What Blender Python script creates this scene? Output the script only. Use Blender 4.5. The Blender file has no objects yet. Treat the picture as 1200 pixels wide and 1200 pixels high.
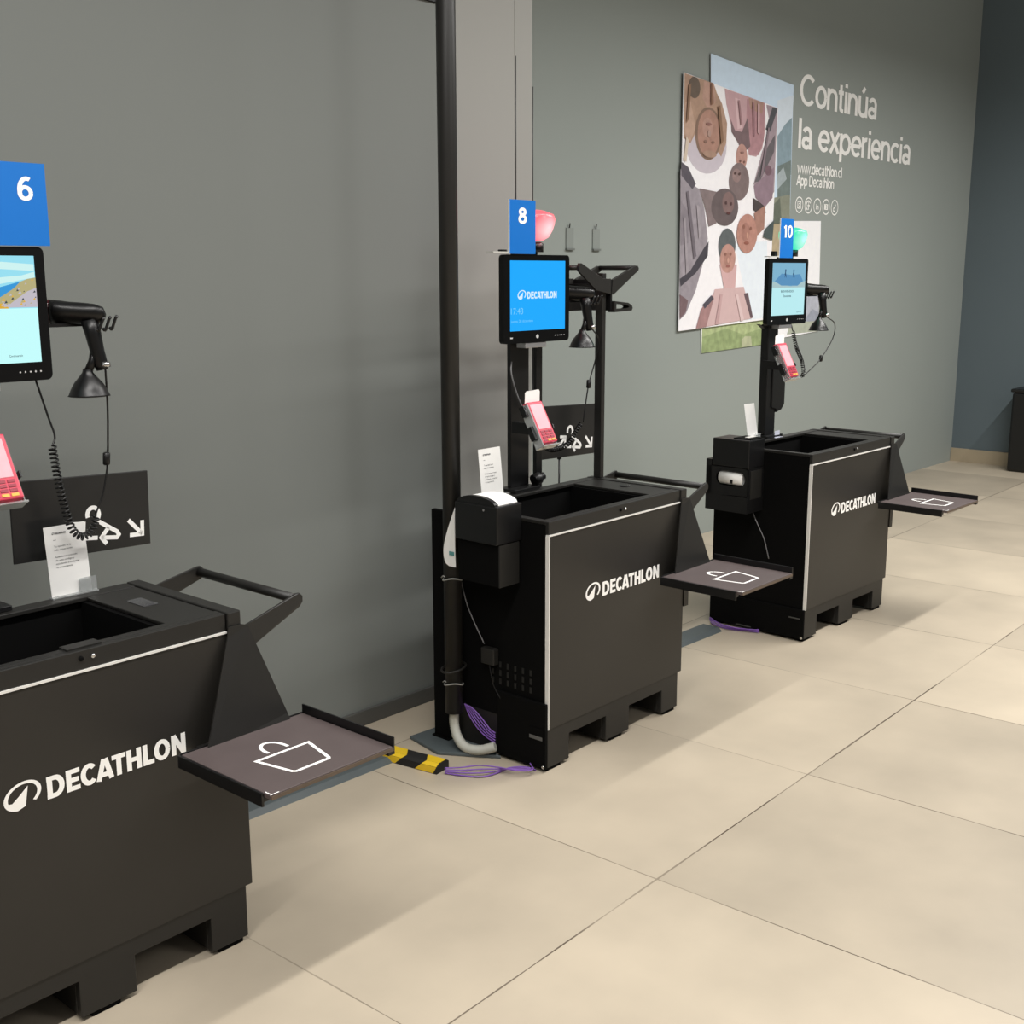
import bpy, math, random
from mathutils import Vector, Matrix
random.seed(7)
SC = bpy.context.scene
COL = SC.collection

# ------------------------------------------------------------------ camera
cam = bpy.data.cameras.new('camera')
cam.sensor_width = 36.0
cam.lens = 36.0 * 1389.65 / 1200.0
cam.clip_start = 0.05
cam.clip_end = 60
camo = bpy.data.objects.new('camera', cam)
COL.objects.link(camo)
_R = Vector((0.644946, -0.764225, -0.002283)); _U = Vector((0.153032, 0.126220, 0.980127)); _F = Vector((0.748749, 0.632479, -0.198356))
camo.matrix_world = Matrix(((_R.x, _U.x, -_F.x, 0), (_R.y, _U.y, -_F.y, 0), (_R.z, _U.z, -_F.z, 1.645), (0, 0, 0, 1)))
SC.camera = camo

# ------------------------------------------------------------------ light and exposure
SC.view_settings.view_transform = 'Standard'
SC.view_settings.look = 'None'
SC.view_settings.gamma = 1.0
SC.view_settings.use_curve_mapping = False
SC.view_settings.exposure = 0.0
world = bpy.data.worlds.new('store_ambient')
SC.world = world
world.use_nodes = True
world.node_tree.nodes['Background'].inputs[0].default_value = (1.0, 0.97, 0.93, 1)
world.node_tree.nodes['Background'].inputs[1].default_value = 0.21

def area_light(name, loc, size, power, color=(1, 0.95, 0.88), aim=(0, 0, -1), spread=math.pi, size_y=None):
    l = bpy.data.lights.new(name, 'AREA')
    l.shape = 'RECTANGLE' if size_y else 'DISK'
    l.size = size
    if size_y: l.size_y = size_y
    l.energy = power; l.color = color; l.spread = spread
    o = bpy.data.objects.new(name, l); COL.objects.link(o)
    o.location = loc
    o.rotation_euler = (0, 0, 0) if size_y else Vector(aim).to_track_quat('-Z', 'Y').to_euler()
    return o
for nm, x, L, p in (('near', -0.2, 3.4, 122), ('mid', 3.0, 3.2, 66), ('far', 6.3, 3.2, 155), ('end', 9.0, 2.0, 72)):
    area_light('ceiling_strip_' + nm, (x, 0.9, 3.9), L, p, size_y=0.12, color=(1, 0.975, 0.94), spread=math.radians(155))
area_light('aisle_fill_light', (3.6, -2.8, 3.9), 1.6, 36, aim=(0.15, 0.8, -1), color=(1, 0.975, 0.94), spread=math.radians(150))  # unseen fill light, added on the room side to brighten the walls

# ------------------------------------------------------------------ materials
def s2l(h):
    if isinstance(h, str):
        h = [int(h[i:i + 2], 16) / 255 for i in (0, 2, 4)]
    else:
        h = [c / 255 for c in h]
    return tuple(c / 12.92 if c <= 0.04045 else ((c + 0.055) / 1.055) ** 2.4 for c in h) + (1.0,)
MC = {}
def mat(name, col=(128, 128, 128), rough=0.5, metal=0.0, spec=0.5, emit=None, estr=0.0, alpha=1.0, trans=0.0, noise=0.0, nscale=6.0, bump=0.0):
    if name in MC: return MC[name]
    m = bpy.data.materials.new(name); m.use_nodes = True
    nt = m.node_tree; b = nt.nodes['Principled BSDF']
    c = s2l(col)
    b.inputs['Base Color'].default_value = c
    b.inputs['Roughness'].default_value = rough
    b.inputs['Metallic'].default_value = metal
    b.inputs['Specular IOR Level'].default_value = spec
    b.inputs['Transmission Weight'].default_value = trans
    if emit is not None:
        b.inputs['Emission Color'].default_value = s2l(emit); b.inputs['Emission Strength'].default_value = estr
    if noise or bump:
        tc = nt.nodes.new('ShaderNodeTexCoord'); nz = nt.nodes.new('ShaderNodeTexNoise')
        nz.inputs['Scale'].default_value = nscale; nz.inputs['Detail'].default_value = 5
        nt.links.new(tc.outputs['Object'], nz.inputs['Vector'])
        if noise:
            mr = nt.nodes.new('ShaderNodeMapRange')
            mr.inputs['From Min'].default_value = 0.25; mr.inputs['From Max'].default_value = 0.75
            mr.inputs['To Min'].default_value = 1 - noise; mr.inputs['To Max'].default_value = 1 + noise
            nt.links.new(nz.outputs['Fac'], mr.inputs['Value'])
            vm = nt.nodes.new('ShaderNodeVectorMath'); vm.operation = 'SCALE'
            vm.inputs[0].default_value = c[:3]
            nt.links.new(mr.outputs[0], vm.inputs['Scale'])
            nt.links.new(vm.outputs[0], b.inputs['Base Color'])
        if bump:
            bp = nt.nodes.new('ShaderNodeBump'); bp.inputs['Strength'].default_value = bump; bp.inputs['Distance'].default_value = 0.01
            nt.links.new(nz.outputs['Fac'], bp.inputs['Height']); nt.links.new(bp.outputs[0], b.inputs['Normal'])
    MC[name] = m
    return m
def wall_paint(name, col, amt=0.06):
    return mat(name, col, rough=0.62, spec=0.35, noise=amt, nscale=1.1)
WALL = wall_paint('grey_wall_paint', (150, 157, 153), 0.02)
WALLP = wall_paint('dimmed_panel_grey', (121, 125, 122), 0.02)  # long wall's grey made darker to stand in for dimmer light here
WALLBACK = wall_paint('shaded_back_wall_grey', (94, 106, 112), 0.03)  # wall grey with shade put into the colour, this end being lit less
PANEL = mat('black_laminate_panel', (38, 36, 33), rough=0.42, spec=0.45, noise=0.05, nscale=9)
FRAME = mat('black_powder_coated_steel', (31, 30, 28), rough=0.45, spec=0.45, noise=0.06, nscale=20)
DARK = mat('matte_black_interior', (7, 7, 7), rough=0.8, spec=0.1, noise=0.05, nscale=9)
BLACK = mat('black_plastic', (14, 14, 15), rough=0.38, spec=0.5, noise=0.04, nscale=15)
GLOSS = mat('glossy_black_plastic', (13, 13, 14), rough=0.34, spec=0.4, noise=0.04, nscale=15)
TRAYM = mat('charcoal_tray_laminate', (86, 76, 75), rough=0.5, noise=0.06, nscale=12)
SILVER = mat('silver_edge_trim', (226, 224, 219), rough=0.35, metal=0.0, noise=0.03, nscale=12)
WHITE = mat('white_vinyl_print', (250, 249, 246), rough=0.5, noise=0.02, nscale=12)
PAPER = mat('white_paper', (244, 243, 240), rough=0.7, noise=0.02, nscale=30)
INK = mat('grey_print_ink', (70, 70, 74), rough=0.7, noise=0.03, nscale=30)
BEZEL = mat('screen_bezel_black', (7, 7, 8), rough=0.3, spec=0.3, noise=0.04, nscale=15)
BLUE = mat('blue_sign_plastic', (20, 112, 200), rough=0.35, noise=0.03, nscale=6)
CLEAR = mat('clear_acrylic', (225, 228, 228), rough=0.12, trans=0.75, noise=0.02, nscale=9)
CHROME = mat('bright_metal', (200, 200, 200), rough=0.25, metal=1.0, noise=0.03, nscale=30)
PINK = mat('red_pink_terminal_plastic', (206, 66, 88), rough=0.35, noise=0.06, nscale=40)
PINKL = mat('pale_pink_display_film', (232, 168, 178), rough=0.3, noise=0.08, nscale=30)
YELLOW = mat('yellow_warning_paint', (236, 196, 36), rough=0.5, noise=0.05, nscale=30)
PURPLE = mat('purple_cable_sheath', (128, 88, 176), rough=0.45, noise=0.06, nscale=40)
CONDUIT = mat('pale_grey_conduit_plastic', (188, 188, 178), rough=0.5, noise=0.05, nscale=40)
RACE = mat('slate_grey_raceway', (82, 90, 92), rough=0.55, noise=0.08, nscale=8)
SKIRT = mat('dark_grey_skirting', (80, 80, 77), rough=0.55, noise=0.06, nscale=5)
BEIGE = mat('beige_skirting', (170, 156, 132), rough=0.5, noise=0.05, nscale=5)

def floor_material():
    m = bpy.data.materials.new('beige_floor_tiles'); m.use_nodes = True
    nt = m.node_tree; N = nt.nodes; L = nt.links; b = N['Principled BSDF']
    geo = N.new('ShaderNodeNewGeometry'); sep = N.new('ShaderNodeSeparateXYZ'); L.new(geo.outputs['Position'], sep.inputs[0])
    def math_(op, a, bb=None, c=None):
        n = N.new('ShaderNodeMath'); n.operation = op
        for k, v in enumerate((a, bb, c)):
            if v is None: continue
            if isinstance(v, (int, float)): n.inputs[k].default_value = v
            else: L.new(v, n.inputs[k])
        return n.outputs[0]
    S = 0.909
    us = [math_('DIVIDE', math_('SUBTRACT', sep.outputs[k], o), q) for k, o, q in ((0, 2.556, S), (1, 1.638, 1.24))]
    fl = [math_('FLOOR', u) for u in us]
    dist = [math_('MULTIPLY', math_('MINIMUM', math_('FRACT', u), math_('SUBTRACT', 1.0, math_('FRACT', u))), S) for u in us]
    d = math_('MINIMUM', dist[0], dist[1])
    nz0 = N.new('ShaderNodeTexNoise'); nz0.inputs['Scale'].default_value = 7; L.new(geo.outputs['Position'], nz0.inputs['Vector'])
    wd = math_('MULTIPLY_ADD', nz0.outputs['Fac'], 0.004, -0.0002)
    nz1 = N.new('ShaderNodeTexNoise'); nz1.inputs['Scale'].default_value = 1.6; L.new(geo.outputs['Position'], nz1.inputs['Vector'])
    grout = math_('MULTIPLY', math_('LESS_THAN', d, wd), math_('MULTIPLY_ADD', nz1.outputs['Fac'], 2.0, -0.3))
    grout = math_('MINIMUM', math_('MAXIMUM', grout, 0.0), 0.9)
    comb = N.new('ShaderNodeCombineXYZ'); L.new(fl[0], comb.inputs[0]); L.new(fl[1], comb.inputs[1])
    tone = math_('MULTIPLY', math_('SINE', math_('ADD', math_('MULTIPLY_ADD', fl[0], 2.8273, 2.9769), math_('MULTIPLY', fl[1], 0.8226))), 4.9851)
    tone = math_('SUBTRACT', tone, math_('FLOOR', tone))
    nz = N.new('ShaderNodeTexNoise'); nz.inputs['Scale'].default_value = 2.2; nz.inputs['Detail'].default_value = 6
    off = N.new('ShaderNodeVectorMath'); off.operation = 'MULTIPLY_ADD'
    L.new(comb.outputs[0], off.inputs[0]); off.inputs[1].default_value = (3.7, 5.1, 0); L.new(geo.outputs['Position'], off.inputs[2])
    L.new(off.outputs[0], nz.inputs['Vector'])
    fac = math_('ADD', math_('MULTIPLY', tone, 0.28), math_('MULTIPLY', nz.outputs['Fac'], 0.72))
    ramp = N.new('ShaderNodeValToRGB')
    ramp.color_ramp.elements[0].position = 0.15; ramp.color_ramp.elements[0].color = s2l((156, 146, 130))
    ramp.color_ramp.elements[1].position = 0.85; ramp.color_ramp.elements[1].color = s2l((200, 187, 166))
    L.new(fac, ramp.inputs[0])
    mix = N.new('ShaderNodeMix'); mix.data_type = 'RGBA'
    L.new(grout, mix.inputs[0]); L.new(ramp.outputs[0], mix.inputs[6]); mix.inputs[7].default_value = s2l((70, 58, 46))
    L.new(mix.outputs[2], b.inputs['Base Color'])
    b.inputs['Roughness'].default_value = 0.42; b.inputs['Specular IOR Level'].default_value = 0.4
    return m
FLOOR = floor_material()

# ------------------------------------------------------------------ mesh helpers
class Frame:
    """local frame: origin and heading in the room"""
    def __init__(s, x, y, a): s.x, s.y, s.a = x, y, a
    def w(s, p):
        c, n = math.cos(s.a), math.sin(s.a)
        return Vector((s.x + c * p[0] - n * p[1], s.y + n * p[0] + c * p[1], p[2]))
ROOM = Frame(0, 0, 0)
KF = [Frame(0.8645, 2.2701, -0.0194), Frame(2.9217, 2.3134, -0.0215), Frame(4.7784, 2.3103, -0.0455)]
WR = Frame(6.30, 3.861, -0.03)     # long wall behind the far unit
WL = Frame(2.96, 3.10, -0.03)      # nearer wall panel on the left

class MB:
    def __init__(s): s.v = []; s.f = []; s.mi = []; s.sm = []
    def add(s, vs, fs, mi=0, smooth=False):
        o = len(s.v); s.v += [Vector(p) for p in vs]
        for f in fs: s.f.append([o + i for i in f]); s.mi.append(mi); s.sm.append(smooth)
        return s
    def box(s, x0, x1, y0, y1, z0, z1, mi=0):
        vs = [(x, y, z) for z in (z0, z1) for y in (y0, y1) for x in (x0, x1)]
        return s.add(vs, [(0, 2, 3, 1), (4, 5, 7, 6), (0, 1, 5, 4), (2, 6, 7, 3), (0, 4, 6, 2), (1, 3, 7, 5)], mi)
    def prism(s, pts, ex, mi=0):
        n = len(pts); ex = Vector(ex); a = [Vector(p) for p in pts]; b = [p + ex for p in a]
        fs = [tuple(range(n)), tuple(range(2 * n - 1, n - 1, -1))] + [(i, i + n, (i + 1) % n + n, (i + 1) % n) for i in range(n)]
        return s.add(a + b, fs, mi)
    def poly(s, pts, mi=0): return s.add(pts, [tuple(range(len(pts)))], mi)
    def tube(s, path, r, n=8, mi=0, cap=True, smooth=True, closed=False):
        P = [Vector(p) for p in path]; m = len(P); rings = []; prev = None
        rr = r if isinstance(r, (list, tuple)) else [r] * m
        for i in range(m):
            if closed: t = P[(i + 1) % m] - P[i - 1]
            else: t = P[min(i + 1, m - 1)] - P[max(i - 1, 0)]
            t.normalize()
            if prev is None:
                u = t.orthogonal().normalized()
            else:
                u = (prev - t * prev.dot(t)).normalized()
            prev = u; w = t.cross(u)
            rings.append([P[i] + (u * math.cos(2 * math.pi * k / n) + w * math.sin(2 * math.pi * k / n)) * rr[i] for k in range(n)])
        o = len(s.v); s.v += [q for g in rings for q in g]
        for i in range(m if closed else m - 1):
            j = (i + 1) % m
            for k in range(n):
                s.f.append([o + i * n + k, o + i * n + (k + 1) % n, o + j * n + (k + 1) % n, o + j * n + k]); s.mi.append(mi); s.sm.append(smooth)
        if cap and not closed:
            s.f.append([o + k for k in range(n)][::-1]); s.mi.append(mi); s.sm.append(False)
            s.f.append([o + (m - 1) * n + k for k in range(n)]); s.mi.append(mi); s.sm.append(False)
        return s
    def lathe(s, prof, c=(0, 0, 0), n=24, mi=0, axis=(0, 0, 1), sx=1.0, sy=1.0):
        ax = Vector(axis).normalized(); q = Vector((0, 0, 1)).rotation_difference(ax); c = Vector(c); o = len(s.v); m = len(prof)
        for r, z in prof:
            for k in range(n):
                a = 2 * math.pi * k / n
                s.v.append(c + q @ Vector((r * sx * math.cos(a), r * sy * math.sin(a), z)))
        for i in range(m - 1):
            for k in range(n):
                s.f.append([o + i * n + k, o + i * n + (k + 1) % n, o + (i + 1) * n + (k + 1) % n, o + (i + 1) * n + k]); s.mi.append(mi); s.sm.append(True)
        s.f.append([o + k for k in range(n)][::-1]); s.mi.append(mi); s.sm.append(False)
        s.f.append([o + (m - 1) * n + k for k in range(n)]); s.mi.append(mi); s.sm.append(False)
        return s
    def ribbon(s, pts, w, M, closed=False, mi=0):
        """flat stroke of width w along 2D pts, mapped to 3D by M(u,v)"""
        P = []
        for p in pts:
            p = Vector((p[0], p[1]))
            if not P or (p - P[-1]).length > 1e-7: P.append(p)
        n = len(P); A = []; B = []
        for i in range(n):
            if closed: d0 = (P[i] - P[i - 1]); d1 = (P[(i + 1) % n] - P[i])
            else:
                d0 = P[i] - P[i - 1] if i > 0 else P[1] - P[0]
                d1 = P[i + 1] - P[i] if i < n - 1 else P[-1] - P[-2]
            d0.normalize(); d1.normalize()
            n0 = Vector((-d0.y, d0.x)); n1 = Vector((-d1.y, d1.x)); nn = n0 + n1
            if nn.length < 1e-6: nn = n0.copy()
            nn.normalize(); k = min(1.0 / max(nn.dot(n0), 0.45), 2.2)
            A.append(P[i] + nn * k * w / 2); B.append(P[i] - nn * k * w / 2)
        o = len(s.v); s.v += [Vector(M(p.x, p.y)) for p in A] + [Vector(M(p.x, p.y)) for p in B]
        for i in range(n if closed else n - 1):
            j = (i + 1) % n
            s.f.append([o + i, o + n + i, o + n + j, o + j]); s.mi.append(mi); s.sm.append(False)
        return s
    def flat(s, pts, M, mi=0): return s.poly([M(p[0], p[1]) for p in pts], mi)

def obj(name, mb, mats, parent=None, frame=ROOM, org=(0, 0, 0), bevel=0.0):
    me = bpy.data.meshes.new(name)
    org = Vector(org)
    me.from_pydata([tuple(p - org) for p in mb.v], [], mb.f)
    for m in (mats if isinstance(mats, (list, tuple)) else [mats]): me.materials.append(m)
    me.polygons.foreach_set('material_index', mb.mi)
    me.polygons.foreach_set('use_smooth', mb.sm)
    me.update()
    o = bpy.data.objects.new(name, me); COL.objects.link(o)
    if parent is not None:
        o.parent = parent
    else:
        o.location = frame.w(org); o.rotation_euler = (0, 0, frame.a)
    if bevel:
        md = o.modifiers.new('bevel', 'BEVEL'); md.width = bevel; md.segments = 2; md.limit_method = 'ANGLE'
    return o
def tag(o, label, cat, group=None):
    o['label'] = label; o['category'] = cat
    if group: o['group'] = group
    return o
class Thing:
    """an Empty at the thing's base; its parts are meshes given in the frame's coordinates"""
    def __init__(s, name, label, cat, frame, org, group=None):
        s.o = bpy.data.objects.new(name, None); COL.objects.link(s.o)
        s.o.empty_display_size = 0.1
        s.frame, s.org = frame, org
        s.o.location = frame.w(org); s.o.rotation_euler = (0, 0, frame.a)
        tag(s.o, label, cat, group)
    def part(s, name, mb, mats, under=None, bevel=0.0, label=None):
        o = obj(name, mb, mats, parent=under or s.o, org=s.org, bevel=bevel)
        if label: o['label'] = label
        return o
def single(name, mb, mats, label, cat, frame=ROOM, org=(0, 0, 0), group=None, bevel=0.0):
    return tag(obj(name, mb, mats, frame=frame, org=org, bevel=bevel), label, cat, group)
def structure(name, mb, mats, frame=ROOM, bevel=0.0):
    o = obj(name, mb, mats, frame=frame, bevel=bevel); o['kind'] = 'structure'; return o

def arc(cx, cz, rx, rz, a0, a1, n=16):
    return [(cx + rx * math.cos(math.radians(a0 + (a1 - a0) * i / n)), cz + rz * math.sin(math.radians(a0 + (a1 - a0) * i / n))) for i in range(n + 1)]
def spline(pts, n=8):
    P = [Vector(p) for p in pts]; P = [2 * P[0] - P[1]] + P + [2 * P[-1] - P[-2]]; out = []
    for i in range(1, len(P) - 2):
        for k in range(n):
            t = k / n; a, b, c, d = P[i - 1], P[i], P[i + 1], P[i + 2]
            out.append(0.5 * ((2 * b) + (c - a) * t + (2 * a - 5 * b + 4 * c - d) * t * t + (3 * b - a - 3 * c + d) * t ** 3))
    out.append(P[-2]); return out
def coil(path, turns, r):
    P = spline(path, 24); n = turns * 12; out = []
    L = [0]
    for i in range(1, len(P)): L.append(L[-1] + (P[i] - P[i - 1]).length)
    j = 0
    for i in range(n + 1):
        s_ = L[-1] * i / n
        while j < len(L) - 2 and L[j + 1] < s_: j += 1
        t = (s_ - L[j]) / max(L[j + 1] - L[j], 1e-9); p = P[j].lerp(P[j + 1], t); d = (P[j + 1] - P[j]).normalized()
        u = d.cross(Vector((0.7, -0.7, 0.1))).normalized(); w = d.cross(u)
        a = 2 * math.pi * i / 12
        out.append(p + (u * math.cos(a) + w * math.sin(a)) * r)
    return out

def text2d(s, bold=0.0):
    cu = bpy.data.curves.new('lettering', 'FONT'); cu.body = s; cu.offset = bold; cu.resolution_u = 4
    o = bpy.data.objects.new('lettering', cu); COL.objects.link(o)
    dg = bpy.context.evaluated_depsgraph_get(); me = bpy.data.meshes.new_from_object(o.evaluated_get(dg))
    vs = [(v.co.x, v.co.y) for v in me.vertices]; fs = [tuple(p.vertices) for p in me.polygons]
    bpy.data.objects.remove(o); bpy.data.curves.remove(cu); bpy.data.meshes.remove(me)
    return vs, fs
def put_text(mb, s, M, x0, x1, z0, cap=None, bold=0.0, mi=0, zscale=None):
    """text whose ink spans x0..x1, its baseline on z0, capital height cap"""
    vs, fs = text2d(s, bold)
    a = min(v[0] for v in vs); b = max(v[0] for v in vs); k = (x1 - x0) / (b - a)
    kz = k if cap is None else cap / 0.71
    o = len(mb.v)
    mb.v += [Vector(M(x0 + (x - a) * k, z0 + y * kz)) for x, y in vs]
    for f in fs: mb.f.append([o + i for i in f]); mb.mi.append(mi); mb.sm.append(False)

def glyph(ch):
    F = lambda: arc(.29, .365, .235, .31, 0, 360, 24); st = lambda x, a, b: [(x, a), (x, b)]
    G = {'C': ([arc(.40, .5, .345, .44, 45, 315, 20)], .745), 'o': ([F()], .58), 'c': ([arc(.29, .365, .235, .31, 48, 312, 18)], .54),
         'n': ([st(.065, 0, .73), arc(.275, .45, .205, .22, 180, 0, 12) + [(.48, 0)]], .56), 'h': ([st(.065, 0, 1), arc(.275, .45, .205, .22, 180, 0, 12) + [(.48, 0)]], .56),
         't': ([[(.14, .93), (.14, .2)] + arc(.25, .17, .11, .115, 180, 270, 5) + [(.30, .055)], [(.01, .67), (.29, .67)]], .33),
         'i': ([st(.07, 0, .73), st(.07, .87, 1.0)], .16), 'l': ([st(.07, 0, 1)], .16), '.': ([st(.09, 0, .13)], .19),
         'ú': ([[(.065, .73)] + arc(.27, .27, .205, .22, 180, 360, 12), st(.475, 0, .73), [(.22, .84), (.35, 1.03)]], .56),
         'a': ([arc(.245, .495, .18, .185, 155, 0, 12) + [(.425, 0)], arc(.22, .205, .165, .155, 30, 330, 18), [(.36, .29), (.425, .33)]], .54),
         'e': ([arc(.29, .365, .235, .31, 0, 318, 22), [(.06, .365), (.525, .365)]], .57), 'x': ([[(.03, 0), (.46, .73)], [(.46, 0), (.03, .73)]], .50),
         'p': ([st(.065, -.27, .73), arc(.305, .365, .235, .31, 0, 360, 24)], .60), 'd': ([st(.50, 0, 1), F()], .60),
         'r': ([st(.065, 0, .73), arc(.26, .45, .195, .215, 180, 78, 8)], .34), 'w': ([[(.02, .73), (.2, .03), (.37, .70), (.54, .03), (.72, .73)]], .75),
         'A': ([[(.03, 0), (.34, 1)], [(.65, 0), (.34, 1)], [(.14, .32), (.54, .32)]], .70), 'D': ([st(.07, 0, 1), [(.07, .945), (.30, .945)] + arc(.30, .5, .34, .445, 90, -90, 16) + [(.07, .055)]], .72),
         '6': ([arc(.30, .31, .215, .24, 0, 360, 22), arc(.37, .42, .285, .49, 205, 65, 14)], .60), '8': ([arc(.3, .735, .18, .185, 0, 360, 20), arc(.3, .28, .215, .215, 0, 360, 20)], .60),
         '1': ([st(.26, 0, 1), [(.06, .80), (.20, .84), (.26, .97)]], .42), '0': ([arc(.31, .5, .215, .43, 0, 360, 24)], .62), ' ': ([], .28)}
    return G[ch]
def stroke_text(mb, s, M, x0, x1, z0, cap, t=.13, mi=0):
    """plain grotesque lettering drawn with strokes of weight t"""
    x = 0; out = []
    for ch in s:
        st, w = glyph(ch); out += [[(p[0] + x, p[1]) for p in q] for q in st]; x += w + .025
    a = min(p[0] for q in out for p in q) - t / 2; b = max(p[0] for q in out for p in q) + t / 2; kx = (x1 - x0) / (b - a)
    for k, q in enumerate(out):
        mb.ribbon(q, t, lambda u, v: Vector(M(x0 + (u - a) * kx, z0 + v * cap)) + Vector((0, -4e-5 * k, 0)), mi=mi)

def wordmark(mb, M, x0, x1, z0, z1, mi=0):
    """heavy capitals DECATHLON drawn as strokes"""
    t = 0.235; h = 1.0
    def D(x): return [[(x + t / 2, 0), (x + t / 2, h)], [(x, h - t / 2 + .02), (x + .34, h - t / 2 + .02)] + arc(x + .34, .5, .27, .5 - t / 2 + .02, 90, -90, 12) + [(x, t / 2 - .02)]], .74
    def E(x): return [[(x + t / 2, 0), (x + t / 2, h)]] + [[(x + .05, z), (x + w, z)] for z, w in ((h - .105, .58), (.5, .53), (.105, .58))], .58
    def Cc(x): return [arc(x + .37, .5, .26, .5 - t / 2 + .02, 42, 318, 18)], .70
    def A(x): return [[(x + .10, 0), (x + .36, h)], [(x + .66, 0), (x + .42, h)], [(x + .2, .26), (x + .58, .26)]], .76
    def T(x): return [[(x, h - .11), (x + .6, h - .11)], [(x + .3, 0), (x + .3, h)]], .60
    def Hh(x): return [[(x + t / 2, 0), (x + t / 2, h)], [(x + .68 - t / 2, 0), (x + .68 - t / 2, h)], [(x + .1, .5), (x + .6, .5)]], .68
    def Ll(x): return [[(x + t / 2, 0), (x + t / 2, h)], [(x + .05, .11), (x + .52, .11)]], .52
    def O(x): return [arc(x + .38, .5, .265, .5 - t / 2 + .02, 0, 360, 24)], .76
    def Nn(x): return [[(x + t / 2, 0), (x + t / 2, h)], [(x + .70 - t / 2, 0), (x + .70 - t / 2, h)], [(x + .12, h - .02), (x + .58, .02)]], .70
    x = 0; strokes = []
    for g, kern in ((D, .04), (E, .03), (Cc, -.05), (A, -.06), (T, .04), (Hh, .05), (Ll, .0), (O, .05), (Nn, 0)):
        st, w = g(x); strokes += st; x += w + kern
    kx = (x1 - x0) / x; kz = z1 - z0
    for k, st in enumerate(strokes):
        mb.ribbon(st, t * 0.92, lambda u, v: Vector(M(x0 + u * kx, z0 + v * kz)) + Vector((0, -4e-5 * k, 0)), mi=mi)
def peak_mark(mb, M, x0, x1, z0, z1, mi=0):
    """slanted oval ring with a white mountain peak rising from its lower left"""
    def N(u, v): return M(x0 + (x1 - x0) * (u + 0.16 * (v - .5)), z0 + (z1 - z0) * v)
    mb.ribbon(arc(.5, .5, .42, .45, -38, 215, 26), .10, N, mi=mi)
    low = arc(.5, .5, .47, .5, 180, 262, 12)
    M0 = M; M = lambda u, v: Vector(M0(u, v)) + Vector((0, -1e-4, 0))
    mb.flat([(.03, .46)] + low + [(.62, .10), (.60, .80), (.40, .50), (.26, .32), (.14, .34)], N, mi)
def arrow(mb, M, p, q, w, head, mi=0):
    mb.ribbon([p, q], w, M, mi=mi)
    d = (Vector(q) - Vector(p)).normalized(); n = Vector((-d.y, d.x)); q = Vector(q)
    mb.ribbon([q - d * head + n * head, q, q - d * head - n * head], w, M, mi=mi)

# ------------------------------------------------------------------ the setting
mb = MB(); mb.box(-6, 14, -8, 5, -0.08, 0); structure('floor', mb, FLOOR)
mb = MB(); mb.box(-2.4, 4.16, 0, 0.2, 0, 4.3); structure('wall_right', mb, WALL, WR)
mb = MB(); mb.box(10.45, 10.65, -7, 3.9, 0, 4.3); structure('wall_back', mb, WALLBACK)
mb = MB(); mb.box(10.43, 10.45, -7, 3.735, 0, 0.115); structure('baseboard_back', mb, BEIGE)
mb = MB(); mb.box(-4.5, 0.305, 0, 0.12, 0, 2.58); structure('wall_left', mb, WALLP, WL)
mb = MB(); mb.box(-4.5, 0.30, -0.012, -0.0005, 0, 0.06); structure('baseboard_left', mb, SKIRT, WL, bevel=0.004)
mb = MB(); mb.box(-4.5, 0.305, -0.01, 0.12, 2.581, 2.70); structure('dark_opening_band', mb, BLACK, WL)  # black strip standing in for the dark opening above the panel
mb = MB(); mb.box(0.315, 0.728, 0.02, 0.85, 0, 4.3); mb.box(0.728, 0.732, 0.024, 0.85, 0, 4.3); mb.box(0.732, 0.832, 0.02, 0.85, 0, 4.3)
structure('wall_pier', mb, wall_paint('pale_grey_pier_paint', (150, 150, 146), 0.02), WL)

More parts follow.
